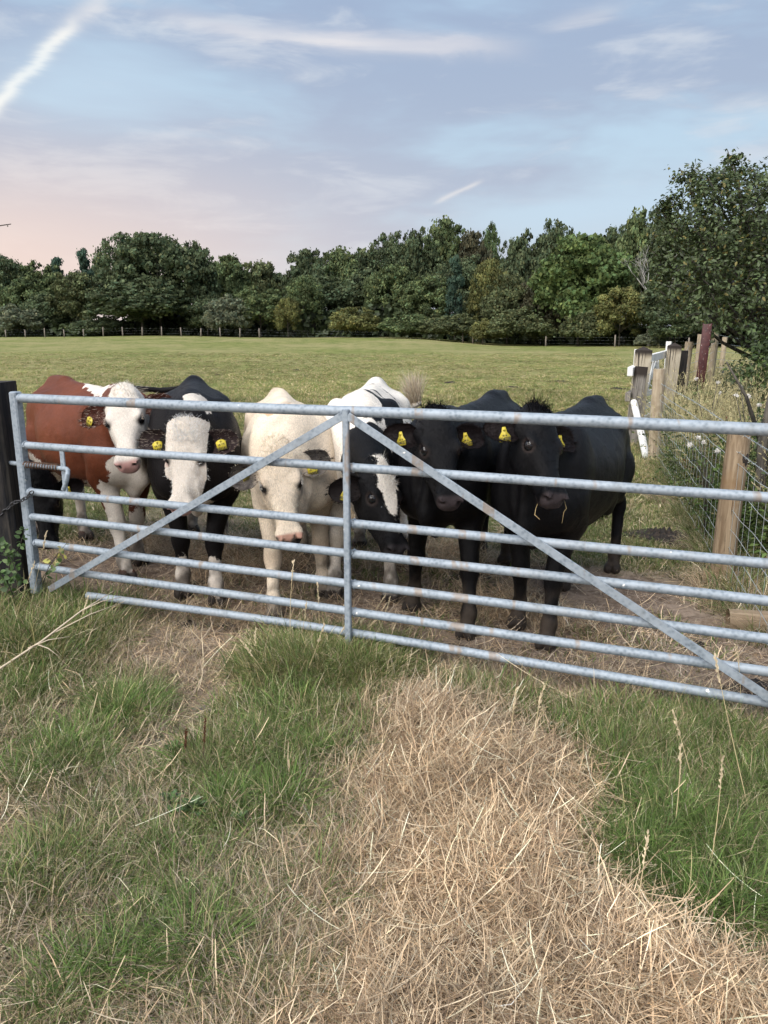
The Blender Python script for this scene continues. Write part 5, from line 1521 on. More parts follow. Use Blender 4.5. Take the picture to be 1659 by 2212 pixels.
def girder():
    b = P(1511, 812, 12.6); b[2] = .1; tp = P(1529, 700, 12.2)
    t = thing('steel_post', 'maroon painted flat steel post leaning to the right above the tall dry grass', 'steel post', tuple(b))
    d = tp-b; L = np.linalg.norm(d); d /= L; x = np.array([1, -.25, 0]); x = x - d*(x@d); x /= np.linalg.norm(x); y = np.cross(d, x); R = np.array([x, y, d]).T
    mb = MB(); mb.box(d*L/2, (.128, .012, L), R, bev=.003); obj('web', mb.mesh('web', False), MAT['maroon_paint'], t)
    for sg in (-1, 1):
        mb = MB(); mb.box(d*L/2 + x*sg*.059 + y*.032, (.010, .052, L), R, bev=.002); obj('flange', mb.mesh('flange', False), MAT['maroon_paint'], t)
girder()
def log():
    a = G(1572, 1340, .075); b = a + np.array([1.15, -.28, .02])
    round_post('log', a, b, .062, .082, MAT['log_wood'], None, 'cut round timber log lying on the ground by the near fence post', 'log', seed=31, wob=.06)
log()
# one dark gnarled stub and a far stone among the hedge foot
def hedge_stems():
    t = thing('hawthorn', 'dark upright hawthorn stem behind the netting, right of the near tan post', 'shrub', tuple(G(1628, 1180)))
    mb = MB(); mb.tube([(0, 0, 0), (.01, .02, .4), (-.02, 0, .8), (.03, .02, 1.25)], [.05, .04, .035, .02], 8)
    mb.tube([(0, 0, .7), (-.15, .05, 1.1), (-.32, .05, 1.35)], [.02, .012, .005], 6); mb.tube([(0, 0, .5), (.2, .05, 1.0), (.3, .05, 1.4)], [.02, .012, .005], 6)
    obj('stem', mb.mesh('stem'), MAT['bark'], t)
hedge_stems()

# ---------------------------------------------------------------- clumps scattered as stuff
def scatter(name, protos, pos, rot, scl, idx, tint, mat):
    coll = bpy.data.collections.new(name + '_clumps')
    for k, me in enumerate(protos):
        o = bpy.data.objects.new('%s_clump_%02d' % (name, k), me)
        if not me.materials: me.materials.append(mat)
        coll.objects.link(o)
    n = len(pos); me = bpy.data.meshes.new(name)
    me.vertices.add(n); me.vertices.foreach_set('co', np.asarray(pos, np.float32).ravel())
    for an, ty, arr, key in (('rot', 'FLOAT_VECTOR', rot, 'vector'), ('scl', 'FLOAT', scl, 'value'), ('idx', 'INT', idx, 'value')):
        a = me.attributes.new(an, ty, 'POINT'); a.data.foreach_set(key, np.asarray(arr, np.int32 if ty == 'INT' else np.float32).ravel())
    a = me.attributes.new('tint', 'FLOAT_COLOR', 'POINT'); a.data.foreach_set('color', np.hstack([tint, np.ones((n, 1))]).astype(np.float32).ravel())
    ng = bpy.data.node_groups.new(name, 'GeometryNodeTree')
    ng.interface.new_socket('Geometry', in_out='INPUT', socket_type='NodeSocketGeometry'); ng.interface.new_socket('Geometry', in_out='OUTPUT', socket_type='NodeSocketGeometry')
    gi = ng.nodes.new('NodeGroupInput'); go = ng.nodes.new('NodeGroupOutput')
    m2p = ng.nodes.new('GeometryNodeMeshToPoints'); iop = ng.nodes.new('GeometryNodeInstanceOnPoints'); ci = ng.nodes.new('GeometryNodeCollectionInfo')
    ci.inputs[0].default_value = coll; ci.inputs['Separate Children'].default_value = True; ci.inputs['Reset Children'].default_value = True
    def na(nm, ty):
        q = ng.nodes.new('GeometryNodeInputNamedAttribute'); q.data_type = ty; q.inputs['Name'].default_value = nm; return q.outputs['Attribute']
    l = ng.links.new
    l(gi.outputs[0], m2p.inputs[0]); l(m2p.outputs[0], iop.inputs['Points']); l(ci.outputs[0], iop.inputs['Instance'])
    iop.inputs['Pick Instance'].default_value = True
    l(na('idx', 'INT'), iop.inputs['Instance Index']); l(na('rot', 'FLOAT_VECTOR'), iop.inputs['Rotation']); l(na('scl', 'FLOAT'), iop.inputs['Scale'])
    l(iop.outputs[0], go.inputs[0])
    o = obj(name, me); md = o.modifiers.new('scatter', 'NODES'); md.node_group = ng
    o['kind'] = 'stuff'
    return o
def blades(n, rad, L, W, lean, curl, seed, cols, seg=4, cvar=.25, flat=False, tip=None, z0=0.0, Lvar=.5, droop=0.0, kink=0.0):
    """n ribbons in a clump; returns verts, quads+tris as one array of quads (last quad degenerate-free)"""
    rg = np.random.default_rng(seed)
    a = rg.uniform(0, 2*np.pi, n); r = rad*np.sqrt(rg.random(n))
    p = np.stack([r*np.cos(a), r*np.sin(a), np.full(n, z0)], 1)
    Ln = L*(1-Lvar+2*Lvar*rg.random(n)*.9); hd = a + rg.normal(size=n)*.9
    if flat: hd = rg.uniform(0, 2*np.pi, n); p[:, 2] += rg.random(n)*flat
    out = np.stack([np.cos(hd), np.sin(hd), np.zeros(n)], 1)
    side = np.stack([-np.sin(hd), np.cos(hd), np.zeros(n)], 1)
    if not flat: side = side + rg.normal(size=(n, 3))*.35
    side /= np.linalg.norm(side, axis=1)[:, None]
    le = np.clip(lean + .35*rg.normal(size=n), .02, 1.5) if not flat else np.pi/2 - np.abs(rg.normal(size=n))*lean
    cu = curl*(.4+1.2*rg.random(n))*(1 if not flat else rg.choice([-1, 1], n))
    latc = rg.normal(size=n)*(.35 if flat else .12)*1.0
    kk = rg.random(n) < kink; kpos = rg.integers(1, seg, n)
    V = []; pos = p.copy(); ang = le.copy(); h = hd.copy()
    if flat: pos = pos - out*(Ln/2)[:, None]
    c0 = np.array(cols)[rg.integers(0, len(cols), n)]*(1+cvar*rg.normal(size=(n, 1)))
    C = []
    for i in range(seg+1):
        t = i/seg; w = W*(.55+.9*rg.random(n)) if i == 0 else w
        ww = (w*((1-t)**.6 if not flat else (1 if i < seg else .5)))[:, None]
        V += [pos-side*ww*.5, pos+side*ww*.5]
        tt = np.array(tip) if tip is not None else None
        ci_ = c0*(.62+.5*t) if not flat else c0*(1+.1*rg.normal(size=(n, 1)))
        if tt is not None: ci_ = ci_*(1-t**2*.6) + tt*(t**2*.6)
        C += [ci_, ci_]
        dirv = np.stack([np.sin(ang)*np.cos(h), np.sin(ang)*np.sin(h), np.cos(ang)], 1)
        pos = pos + dirv*(Ln/seg)[:, None]
        pos[:, 2] = np.maximum(pos[:, 2], .002 + .004*rg.random(n))
        ang = ang + cu/seg + droop/seg; h = h + latc/seg*2
        kf = kk & (kpos == i); h = h + kf*rg.choice([-1, 1], n)*.9
    V = np.stack(V, 1).reshape(-1, 3); C = np.clip(np.stack(C, 1).reshape(-1, 3), .008, .9)
    b = (np.arange(n)*(2*seg+2))[:, None, None]; f = np.array([[2*i, 2*i+1, 2*i+3, 2*i+2] for i in range(seg)])[None]
    return V, (b+f).reshape(-1, 4), C
def clump(name, *parts):
    Vs, Fs, Cs = [], [], []; o = 0
    for V, F, C in parts: Vs.append(V); Fs.append(F+o); Cs.append(C); o += len(V)
    return mk_mesh(name, np.vstack(Vs), np.vstack(Fs), {'col': np.vstack(Cs)}, False)
GREENS = [(.118, .190, .044), (.155, .225, .062), (.092, .150, .040), (.18, .21, .080)]
OLV = [(.22, .22, .085), (.30, .265, .12), (.17, .19, .07)]
STRAW = [(.54, .43, .27), (.64, .52, .34), (.48, .36, .23), (.38, .29, .19), (.70, .60, .42)]
HAY = [(.56, .415, .265), (.67, .52, .35), (.45, .325, .205), (.27, .19, .125), (.75, .62, .44)]
GREYS = [(.36, .30, .23), (.44, .36, .28), (.28, .22, .17)]
g_tall = [clump('g', blades(150, .14, .115, .0034, .50, 1.2, 100+k, GREENS+OLV[:2], 4), blades(80, .15, .115, .0022, .80, 1.2, 200+k, STRAW, 4)) for k in range(5)]
g_tuft = [clump('g', blades(60, .05, .125, .0030, .55, 1.25, 170+k, GREENS, 5), blades(8, .05, .12, .0022, .7, 1.2, 270+k, STRAW, 4)) for k in range(5)]
g_mid = [clump('g', blades(220, .15, .085, .0028, .6, 1.1, 110+k, GREENS, 3), blades(120, .16, .085, .0020, .8, 1.2, 210+k, OLV+STRAW, 3)) for k in range(5)]
g_fine = [clump('g', blades(320, .15, .105, .0017, .45, .9, 120+k, GREENS, 3), blades(50, .15, .12, .0015, .5, .9, 220+k, STRAW, 3)) for k in range(4)]
g_dry = [clump('g', blades(190, .17, .10, .0020, .95, 1.3, 130+k, STRAW+GREYS, 3), blades(70, .17, .07, .0020, .6, 1.0, 230+k, OLV+GREENS, 3)) for k in range(5)]
g_turf = [clump('g', blades(46, .10, .038, .0042, .7, .9, 140+k, GREENS+OLV, 2), blades(24, .10, .036, .0034, .9, .8, 240+k, STRAW, 2)) for k in range(5)]
h_clump = [clump('h', blades(110, .13, .17, .0020, .10, .8, 150+k, HAY, 4, flat=.030, kink=.4), blades(8, .10, .19, .0028, .10, .5, 250+k, HAY, 4, flat=.035, kink=.3)) for k in range(6)]
h_thin = [clump('h', blades(26, .15, .15, .0026, .10, .7, 160+k, GREYS+HAY[:3], 4, flat=.010, kink=.3), blades(40, .16, .05, .0022, .10, .7, 260+k, GREYS, 3, flat=.006)) for k in range(6)]

Z_DIRT = gpoly([(170, 1285), (560, 1365), (610, 1430), (540, 1500), (490, 1590), (430, 1670), (340, 1700), (225, 1640), (185, 1500), (245, 1430), (170, 1340)])
Z_TUFT = gpoly([(195, 1520), (250, 1480), (320, 1500), (345, 1550), (290, 1590), (200, 1575)])
def rnd_pts(n, x0, x1, y0, y1, rg): return rg.uniform(x0, x1, n), rg.uniform(y0, y1, n)
def in_view(x, y, m=.35):
    return np.abs(x) < (.56*y + m)
def place(name, protos, x, y, mat, rg, s0=.7, s1=1.35, tilt=.12, tint=None, sink=.004, z=None, tv=.16):
    n = len(x); z = zground(x, y)-sink if z is None else z
    rot = np.stack([rg.normal(size=n)*tilt, rg.normal(size=n)*tilt, rg.uniform(0, 2*np.pi, n)], 1)
    tn = np.ones((n, 3)) if tint is None else np.array(tint)
    tn = tn*np.clip(1+tv*rg.normal(size=(n, 1)), .5, 1.6)
    return scatter(name, protos, np.stack([x, y, z], 1), rot, rg.uniform(s0, s1, n), rg.integers(0, len(protos), n), np.clip(tn, .2, 2), MAT[mat])
def fore():
    rg = np.random.default_rng(77)
    x, y = rnd_pts(150000, -2.6, 2.6, .85, 4.6, rg); k = in_view(x, y) & (y < gate_y(x)+.25); x, y = x[k], y[k]
    hay, hay2, gr, mix_ = zones(x, y); u = rg.random(len(x)); pn = .5+.5*fbm2(x, y, 2.3, 3, 61); pn2 = .5+.5*fbm2(x, y, 6.0, 2, 62)
    dirt = sstep(sdist(Z_DIRT, x, y)+fbm2(x, y, 5, 2, 9)*.05, -.02, .07)*(1-sstep(sdist(Z_TUFT, x, y), -.03, .03)); gr = gr*(1-.96*dirt); mix_ = mix_*(1-.93*dirt)
    nogr = (1-hay)
    gd = gate_y(x)-y; near = sstep(gd, .05, .40); near = np.where(np.abs(x+.25) < .35+.1*pn, .8, near); near = np.where(x < -1.45, .8, near); gap = .35+.75*sstep(pn2*.6+pn*.5, .36, .6); m = (u < .046*gr*nogr*near*gap) & ((x < -.9) | (y > 2.5)); place('tall_grass', g_tall, x[m], y[m], 'grass_blade', rg, .6, 1.25)
    u2 = rg.random(len(x)); m = (u2 < (.022*gr*gap*(.4+.6*near) + .014*mix_*(pn > .52))*nogr*(1-.75*hay2)); place('grass', g_mid, x[m], y[m], 'grass_blade', rg, .6, 1.3)
    u3 = rg.random(len(x)); m = (u3 < (.024*gr*(x > -.2)*(.2+.8*near) + .010*mix_*(pn2 > .6))*nogr*(1-.6*hay2)); place('fine_grass', g_fine, x[m], y[m], 'grass_blade', rg, .55, 1.25)
    u4 = rg.random(len(x)); m = (u4 < (.050*mix_ + .048*hay2*nogr + .007*gr + .003)*(.4+pn)*(1-hay)); place('dry_grass', g_dry, x[m], y[m], 'grass_blade', rg, .55, 1.2, tint=None)
    u5 = rg.random(len(x)); m = u5 < .030*hay; xx, yy = x[m], y[m]
    hz_ = zground(xx, yy) + .035*np.clip(sdist(Z_HAY, xx, yy)/.15, 0, 1)*(.2+.9*rg.random(len(xx)))*(.7+.7*fbm2(xx, yy, 3.5, 2, 90)) - .004
    tv_ = fbm2(xx, yy, 3.0, 3, 91)[:, None]; tn = np.array([[1.0, 1.0, 1.0]])*(1.0+.24*tv_) + np.array([[.02, .0, -.03]])*np.clip(fbm2(xx, yy, 2.4, 2, 97)[:, None]*1.6, -1, 1)
    place('hay', h_clump, xx, yy, 'straw', rg, .75, 1.25, .10, tint=tn, z=hz_)
    u6 = rg.random(len(x)); m = u6 < .034*hay2*(1-hay)*(.3+pn) + .006*mix_*(pn < .5) + .005*(1-gr)*(1-hay)*(1-hay2)*(y > 2.2)*(1-.95*dirt); place('loose_hay', h_clump, x[m], y[m], 'straw', rg, .6, 1.1, .10)
    u7 = rg.random(len(x)); m = u7 < (.038-.024*dirt)*(1-hay)*(1-.5*gr)*(.3+1.1*pn2); place('straw_litter', h_thin, x[m], y[m], 'straw', rg, .8, 1.3, .05)
    # long pale stems lying over everything
    n = 170; x, y = rnd_pts(n*3, -2.0, 2.0, .9, 3.6, rg); k = in_view(x, y) & (y < gate_y(x)-.05); x, y = x[k][:n], y[k][:n]
    pr = [clump('s', blades(2, .08, .34, .0017, .08, .5, 300+i, [(.66, .54, .36), (.72, .62, .44)], 7, flat=.05, kink=.5)) for i in range(6)]
    place('long_straws', pr, x, y, 'straw', rg, .5, 1.25, .16, sink=-.035)
fore()
def verge_left():
    rg = np.random.default_rng(79)
    A = gpoly([(-500, 1262), (60, 1262), (185, 1275), (225, 1310), (210, 1380), (120, 1420), (0, 1470), (-500, 1540)]); B = gpoly([(650, 1398), (700, 1380), (850, 1392), (880, 1430), (800, 1480), (640, 1490), (560, 1460)])
    for nm, Z, n, s0, s1 in (('verge_grass', A, 2600, 1.1, 1.9), ('gate_foot_grass', B, 2400, .75, 1.35)):
        lo, hi = Z.min(0), Z.max(0); x = rg.uniform(lo[0], hi[0], n); y = rg.uniform(lo[1], hi[1], n); d = sdist(Z, x, y) + .05*fbm2(x, y, 6, 2, 4); k = (d > .0) & (y < gate_y(x)-.06) & (rg.random(n) < (.24 if nm[0] == 'v' else .34)); x, y = x[k], y[k]
        place(nm, g_tall, x, y, 'grass_blade', rg, s0, s1)
verge_left()
def green_tufts():
    rg = np.random.default_rng(80); X, Y = [], []
    for (u, v, r_, n) in ((265, 1535, .13, 34), (300, 1520, .10, 18), (105, 1655, .15, 40), (165, 1620, .12, 24), (60, 1690, .10, 18), (40, 1500, .14, 26), (90, 1890, .07, 16), (640, 1545, .12, 26), (560, 1620, .14, 30), (690, 1640, .12, 26), (610, 1740, .12, 26), (500, 1760, .11, 20), (360, 1840, .10, 18), (430, 1900, .09, 14),
                           (300, 2010, .10, 20), (420, 2070, .10, 18), (250, 2110, .08, 16), (130, 2180, .08, 12), (1370, 1850, .12, 36), (1450, 1780, .12, 30), (1560, 1830, .13, 34), (1500, 1960, .10, 26), (1610, 1960, .12, 30), (1330, 1690, .10, 20), (1620, 1700, .12, 26), (1230, 1600, .09, 16), (1340, 1640, .09, 18), (700, 1930, .05, 6)):
        n = int(n*.8); g = G(u, v); X.append(g[0]+rg.normal(size=n)*r_*.42); Y.append(g[1]+rg.normal(size=n)*r_*.42)
    x = np.concatenate(X); y = np.concatenate(Y); k = y < gate_y(x)-.08; x, y = x[k], y[k]
    place('grass_tufts', g_tuft, x, y, 'grass_blade', rg, .75, 1.3, .14, tint=np.ones((len(x), 3))*[1.02, 1.12, .95])
green_tufts()
def behind():
    rg = np.random.default_rng(78)
    x, y = rnd_pts(60000, -4.2, 4.6, 2.7, 8.2, rg); k = in_view(x, y, .5) & (y > gate_y(x)+.02); x, y = x[k], y[k]
    f = field_w(x, y); pn = .5+.5*fbm2(x, y, 1.6, 3, 71)
    u = rg.random(len(x)); m = u < .036*(1-f)*(.05+1.3*pn); place('trodden_straw', h_thin, x[m], y[m], 'straw', rg, .8, 1.4, .05, tint=np.ones((int(m.sum()), 3))*1.15)
    # hay heaps left where the animals feed
    heap = np.zeros(len(x))
    for (hx_, hy_), rr_ in zip([G(780, 1120)[:2], G(985, 1200)[:2], G(1060, 1190)[:2], G(330, 1180)[:2], G(620, 1190)[:2], G(1600, 1290)[:2], G(500, 1230)[:2], G(1130, 1330)[:2]], (.45, .35, .3, .35, .4, .35, .3, .25)):
        heap = np.maximum(heap, np.exp(-((x-hx_)**2+(y-hy_)**2)/rr_**2))
    u = rg.random(len(x)); m = u < .06*heap*(.3+pn); place('feed_hay', h_clump, x[m], y[m], 'straw', rg, .8, 1.3, .18, tint=np.ones((int(m.sum()), 3))*1.0, sink=-.02)
    u = rg.random(len(x)); m = u < .035*(pn > .62)*(1-f) + .26*f*(.25+.9*pn); place('pasture_turf', g_turf, x[m], y[m], 'grass_blade', rg, .8, 1.5, .1, tint=np.ones((int(m.sum()), 3))*1.15)
    u = rg.random(len(x)); m = u < .012*f; place('pasture_tufts', g_mid, x[m], y[m], 'grass_blade', rg, .45, .8, .1)
    # farther pasture: short grazed turf thinning into the material
    yy = 8.0*np.exp(rg.random(30000)**1.15*math.log(60/8.0)); xx = rg.uniform(-1, 1, len(yy))*(.52*yy+1)
    pn = .5+.5*fbm2(xx, yy, .35, 3, 72); k = (rg.random(len(yy)) < .45+.8*pn) & (xx < 3.2+.28*(yy-8)); xx, yy = xx[k], yy[k]
    tn = np.array([[1.12, 1.08, .98]])*(1.18+.28*fbm2(xx, yy, .3, 2, 73)[:, None])
    place('far_turf', g_turf, xx, yy, 'grass_blade', rg, 1.3, 2.4, .1, tint=tn)
    m = rg.random(len(yy)) < .03; place('far_tufts', g_dry, xx[m], yy[m], 'grass_blade', rg, .6, 1.1, .1)
behind()
# ---------------------------------------------------------------- rough vegetation beyond the netting and small plants
def leaf_spray(n_stem, h, nl, ls, seed, cols, rad=.12, lean=.35, stemc=(.08, .09, .04), arch=0.6, folded=True, width=.55):
    """leafy stems: returns V, F (quads), colours"""
    rg = np.random.default_rng(seed); V, F, C = [], [], []; o = 0
    for i in range(n_stem):
        a = rg.uniform(0, 6.28); p = np.array([math.cos(a), math.sin(a), 0])*rad*rg.random(); L = h*rg.uniform(.6, 1.1)
        an = abs(rg.normal())*lean; hd = rg.uniform(0, 6.28); pts = [p]; seg = 6
        for k in range(seg):
            d = np.array([math.sin(an)*math.cos(hd), math.sin(an)*math.sin(hd), math.cos(an)]); pts.append(pts[-1]+d*L/seg); an += arch*rg.uniform(.2, 1.)/seg*1.5; hd += rg.normal()*.2
        pts = np.array(pts); pts[:, 2] = np.maximum(pts[:, 2], .01)
        s_ = np.array([-math.sin(hd), math.cos(hd), 0]); u_ = np.array([math.cos(hd), math.sin(hd), 0])
        for off in (s_, u_):
            w = .0022*(1-np.linspace(0, .7, len(pts)))[:, None]
            V.append(np.stack([pts-off*w, pts+off*w], 1).reshape(-1, 3)); F += [[o+2*k, o+2*k+1, o+2*k+3, o+2*k+2] for k in range(seg)]
            C.append(np.tile(np.array([stemc])*rg.uniform(.6, 1.4), (2*len(pts), 1))); o += 2*len(pts)
        n = int(nl*rg.uniform(.7, 1.2)); q = rg.uniform(.12, 1.0, n)*seg; i0 = np.minimum(q.astype(int), seg-1); fr = (q-i0)[:, None]
        pos = pts[i0]*(1-fr)+pts[i0+1]*fr
        d = rg.normal(size=(n, 3)); d[:, 2] = d[:, 2]*.5 + .1; d /= np.linalg.norm(d, axis=1)[:, None]
        nr = np.array([0, 0, 1.]) + rg.normal(size=(n, 3))*.5; t = d; b = np.cross(nr, t); b /= np.linalg.norm(b, axis=1)[:, None]; nr = np.cross(t, b)
        sz = (ls*rg.uniform(.5, 1.3, n))[:, None]; c0 = pos + d*sz*.35
        pp = [c0, c0+t*sz*.45+b*sz*width*.5+nr*sz*.10, c0+t*sz*1.15-nr*sz*.1, c0+t*sz*.45-b*sz*width*.5+nr*sz*.10]
        V.append(np.stack(pp, 1).reshape(-1, 3)); F += (np.arange(n)[:, None]*4+np.arange(4)[None]+o).tolist(); o += 4*n
        cc = np.array(cols)[rg.integers(0, len(cols), n)]*(1+.3*rg.normal(size=(n, 1))); C.append(np.repeat(np.clip(cc, .01, .5), 4, 0))
    return np.vstack(V), np.array(F), np.vstack(C)
LG = [(.075, .120, .030), (.10, .15, .04), (.055, .09, .028), (.13, .16, .05)]
LD = [(.045, .070, .024), (.065, .095, .032), (.035, .055, .020)]
w_bram = [clump('w', leaf_spray(9, .75, 44, .032, 400+k, LD+LG[:2], .22, .6, (.07, .05, .03), 1.2, width=.75)) for k in range(4)]
w_leafy = [clump('w', leaf_spray(12, .65, 40, .040, 420+k, LG, .20, .3, width=.45)) for k in range(3)]
def seedgrass(k, h=.85):
    rg = np.random.default_rng(440+k)
    a = blades(38, .13, h, .0030, .22, .55, 441+k, STRAW+[(.45, .40, .22)], 6, Lvar=.3)
    b = blades(30, .14, h*.5, .0036, .4, 1.0, 451+k, OLV+GREENS[:2], 5)
    # seed heads: short plumes near the tips
    V, F, C = a; m = 38; tips = V.reshape(m, 14, 3)[:, 12]; prev = V.reshape(m, 14, 3)[:, 9]; vs, fs, cs = [], [], []; o = 0
    for t_, p_ in zip(tips, prev):
        d = t_-p_; d = d/(np.linalg.norm(d)+1e-6)
        for q in range(5):
            c = t_ - d*.018*q; e = d*.014 + rg.normal(size=3)*.007; s_ = np.cross(e, [0, 1, 0])*.2
            vs.append(np.array([c, c+e*.5+s_, c+e*1.4, c+e*.5-s_])); fs.append([o, o+1, o+2, o+3]); o += 4; cs.append(np.tile(np.array([[.55, .46, .30]])*rg.uniform(.7, 1.2), (4, 1)))
    return clump('w', a, b, (np.vstack(vs), np.array(fs), np.vstack(cs)))
w_seed = [seedgrass(k) for k in range(4)]
w_dead = [clump('w', leaf_spray(8, .8, 26, .022, 460+k, [(.09, .035, .022), (.06, .03, .02), (.13, .07, .04)], .12, .3, (.07, .035, .025), .5)) for k in range(2)]
def fence_x(y): return 2.14 + .2444*(y-4.61)
def verge():
    rg = np.random.default_rng(91)
    y = 2.8*np.exp(rg.random(5200)*math.log(30/2.8)); off = rg.random(5200)**1.3*(1.2+.32*y); x = fence_x(y) + .16 + off
    # behind the capped gateposts the rough ground starts farther right
    shift = sstep(y, 10.5, 13)*1.35 - sstep(y, 15, 24)*.5; x = x+shift
    k = (np.abs(x) < .62*y + 1.0) & ((y > 5.2) | (off > .42)) & (y > 3.9) & (rg.random(5200) < .45+.5*sstep(off, .1, .6)+.15*sstep(y, 7, 10)); x, y, off = x[k], y[k], off[k]; n = len(x)
    pn = .5+.5*fbm2(x, y, .9, 3, 95); pick = rg.random(n); tall = sstep(off, .1, .9)
    z = zground(x, y)
    def pl(nm, pr, m, s0, s1, mat='grass_blade', tint=None, tl=.12):
        place(nm, pr, x[m], y[m], mat, rg, s0, s1, tl, tint=tint, z=z[m]-.01, tv=.2)
    near = y < 8
    pl('rough_dry_grass', w_seed, (pick < .42) & (pn > .35) & ((y > 7) | (pick < .20)), .55, 1.15, tint=np.ones((int(((pick < .42) & (pn > .35) & ((y > 7) | (pick < .20))).sum()), 3))*[.80, .84, .70])
    pl('brambles', w_bram, (pick > .42) & (pick < .42+.36*(1-pn)+.05) & ((off > .30) | (y > 8)), .55, 1.1)
    pl('nettles_and_weeds', w_leafy, ((pick > .86) | ((pick > .20) & (pick < .42) & (y < 8))) & (y < 16), .55, 1.15)
    pl('dead_dock_stems', w_dead, (pick > .84) & (pick < .855) & (y < 12), .7, 1.2)
    # skirt of grass along the foot of the netting
    y2 = rg.uniform(3.6, 10.5, 420); x2 = fence_x(y2) + np.abs(rg.normal(size=420))*.25 + .03
    place('fence_foot_grass', g_dry+g_tall, x2, y2, 'grass_blade', rg, .8, 1.7, .1)
verge()
def bush(name, label, cat, c, r, n, cols, seed, ls=.05, group=None, stems=8):
    """woody shrub: a few stems and a real volume of leaves"""
    rg = np.random.default_rng(seed); t = thing(name, label, cat, tuple(c), 0, group)
    mb = MB()
    for i in range(stems):
        d = rg.normal(size=3); d[2] = abs(d[2])+.6; d /= np.linalg.norm(d); e = d*np.array(r)*np.array([1, 1, 1.3]); mb.tube([(0, 0, 0), e*.5+rg.normal(size=3)*.05, e], [.016, .010, .003], 5)
    obj('stem', mb.mesh('stem'), MAT['bark'], t)
    nl = 26; d = rg.normal(size=(nl, 3)); d /= np.linalg.norm(d, axis=1)[:, None]; lc = d*rg.uniform(.3, .9, (nl, 1))*np.array(r) + np.array([0, 0, r[2]*.95])
    k = rg.integers(0, nl, n); v = rg.normal(size=(n, 3)); v /= np.linalg.norm(v, axis=1)[:, None]; pos = lc[k]+v*np.array(r)*.36*rg.uniform(.3, 1.15, (n, 1)); pos[:, 2] = np.maximum(pos[:, 2], .03)
    nr = v*.6+np.array([0, 0, .5])+rg.normal(size=(n, 3))*.5; nr /= np.linalg.norm(nr, axis=1)[:, None]; tt = np.cross(nr, rg.normal(size=(n, 3))); tt /= np.linalg.norm(tt, axis=1)[:, None]; b = np.cross(nr, tt)
    s_ = (ls*rg.uniform(.5, 1.2, n))[:, None]
    V = np.stack([pos-tt*s_, pos+b*s_*.45+nr*s_*.1, pos+tt*s_, pos-b*s_*.45+nr*s_*.1], 1).reshape(-1, 3)
    cc = np.array(cols)[rg.integers(0, len(cols), n)]*(1+.3*rg.normal(size=(n, 1)))*(1+.25*rg.normal(size=(nl, 1)))[k]
    o = obj('foliage', mk_mesh('foliage', V, np.arange(4*n).reshape(-1, 4), {'col': np.repeat(np.clip(cc, .01, .5), 4, 0)}, False), MAT['leaf'], t); o['kind'] = 'stuff'
bush('hawthorn_bush', 'dark hawthorn bush low in the hedge right of the maroon steel post', 'bush', P(1650, 800, 11.5)*[1, 1, 0], (.70, .8, .95), 5200, LD+LG[:1], 501, .040)
bush('hawthorn_bush', 'dark leafy bush at the right edge of the picture behind the near tan post', 'bush', P(1750, 900, 6.0)*[1, 1, 0], (.50, .7, .60), 6500, LD+LG, 502, .022)
bush('hawthorn_bush', 'broad dark bush below the near oak\'s crown at the right edge', 'bush', P(1680, 800, 12.5)*[1, 1, 0], (1.1, 1.1, .95), 7000, LD, 503, .045)
bush('elder_bush', 'low green shrub between the white gate and the maroon steel post', 'bush', P(1500, 850, 12.0)*[1, 1, 0], (.45, .5, .38), 2600, LG, 504, .040)
# white thistle heads gone to seed
def thistle(u, v, Y, label, n, seed):
    rg = random.Random(seed); c = P(u, v, Y); g = np.array([c[0], c[1], 0]); t = thing('thistle', label, 'thistle', tuple(g), 0, 'seeding thistles behind the netting'); h = c[2]
    mb = MB(); heads = []
    for i in range(n):
        e = np.array([rg.uniform(-.16, .16), rg.uniform(-.1, .1), h+rg.uniform(-.12, .10)]); mb.tube([(0, 0, 0), (e[0]*.3, e[1]*.3, h*.6), e], [.006, .005, .003], 5); heads.append(e)
    me = mb.mesh('stem'); obj('stem', me, MAT['bark'], t)
    r2 = np.random.default_rng(seed)
    for e in heads:
        m = 90; d = r2.normal(size=(m, 3)); d[:, 2] = d[:, 2]*.7+.2
        V, F, C = strands(np.tile(e, (m, 1)), d, np.full(m, .026)*r2.uniform(.6, 1.1, m), np.full(m, .0024), np.full((m, 3), .78), 2, .3, seed)
        obj('down', mk_mesh('down', V, F, {'col': C}, False), MAT['thistle_down'], t)
thistle(1638, 850, 6.4, 'white downy thistle heads high at the right edge above the top bar', 6, 1)
thistle(1536, 828, 8.2, 'single white thistle heads between netting and maroon post', 3, 2)
thistle(1546, 945, 5.6, 'cluster of white thistle down just left of the near tan post', 4, 3)

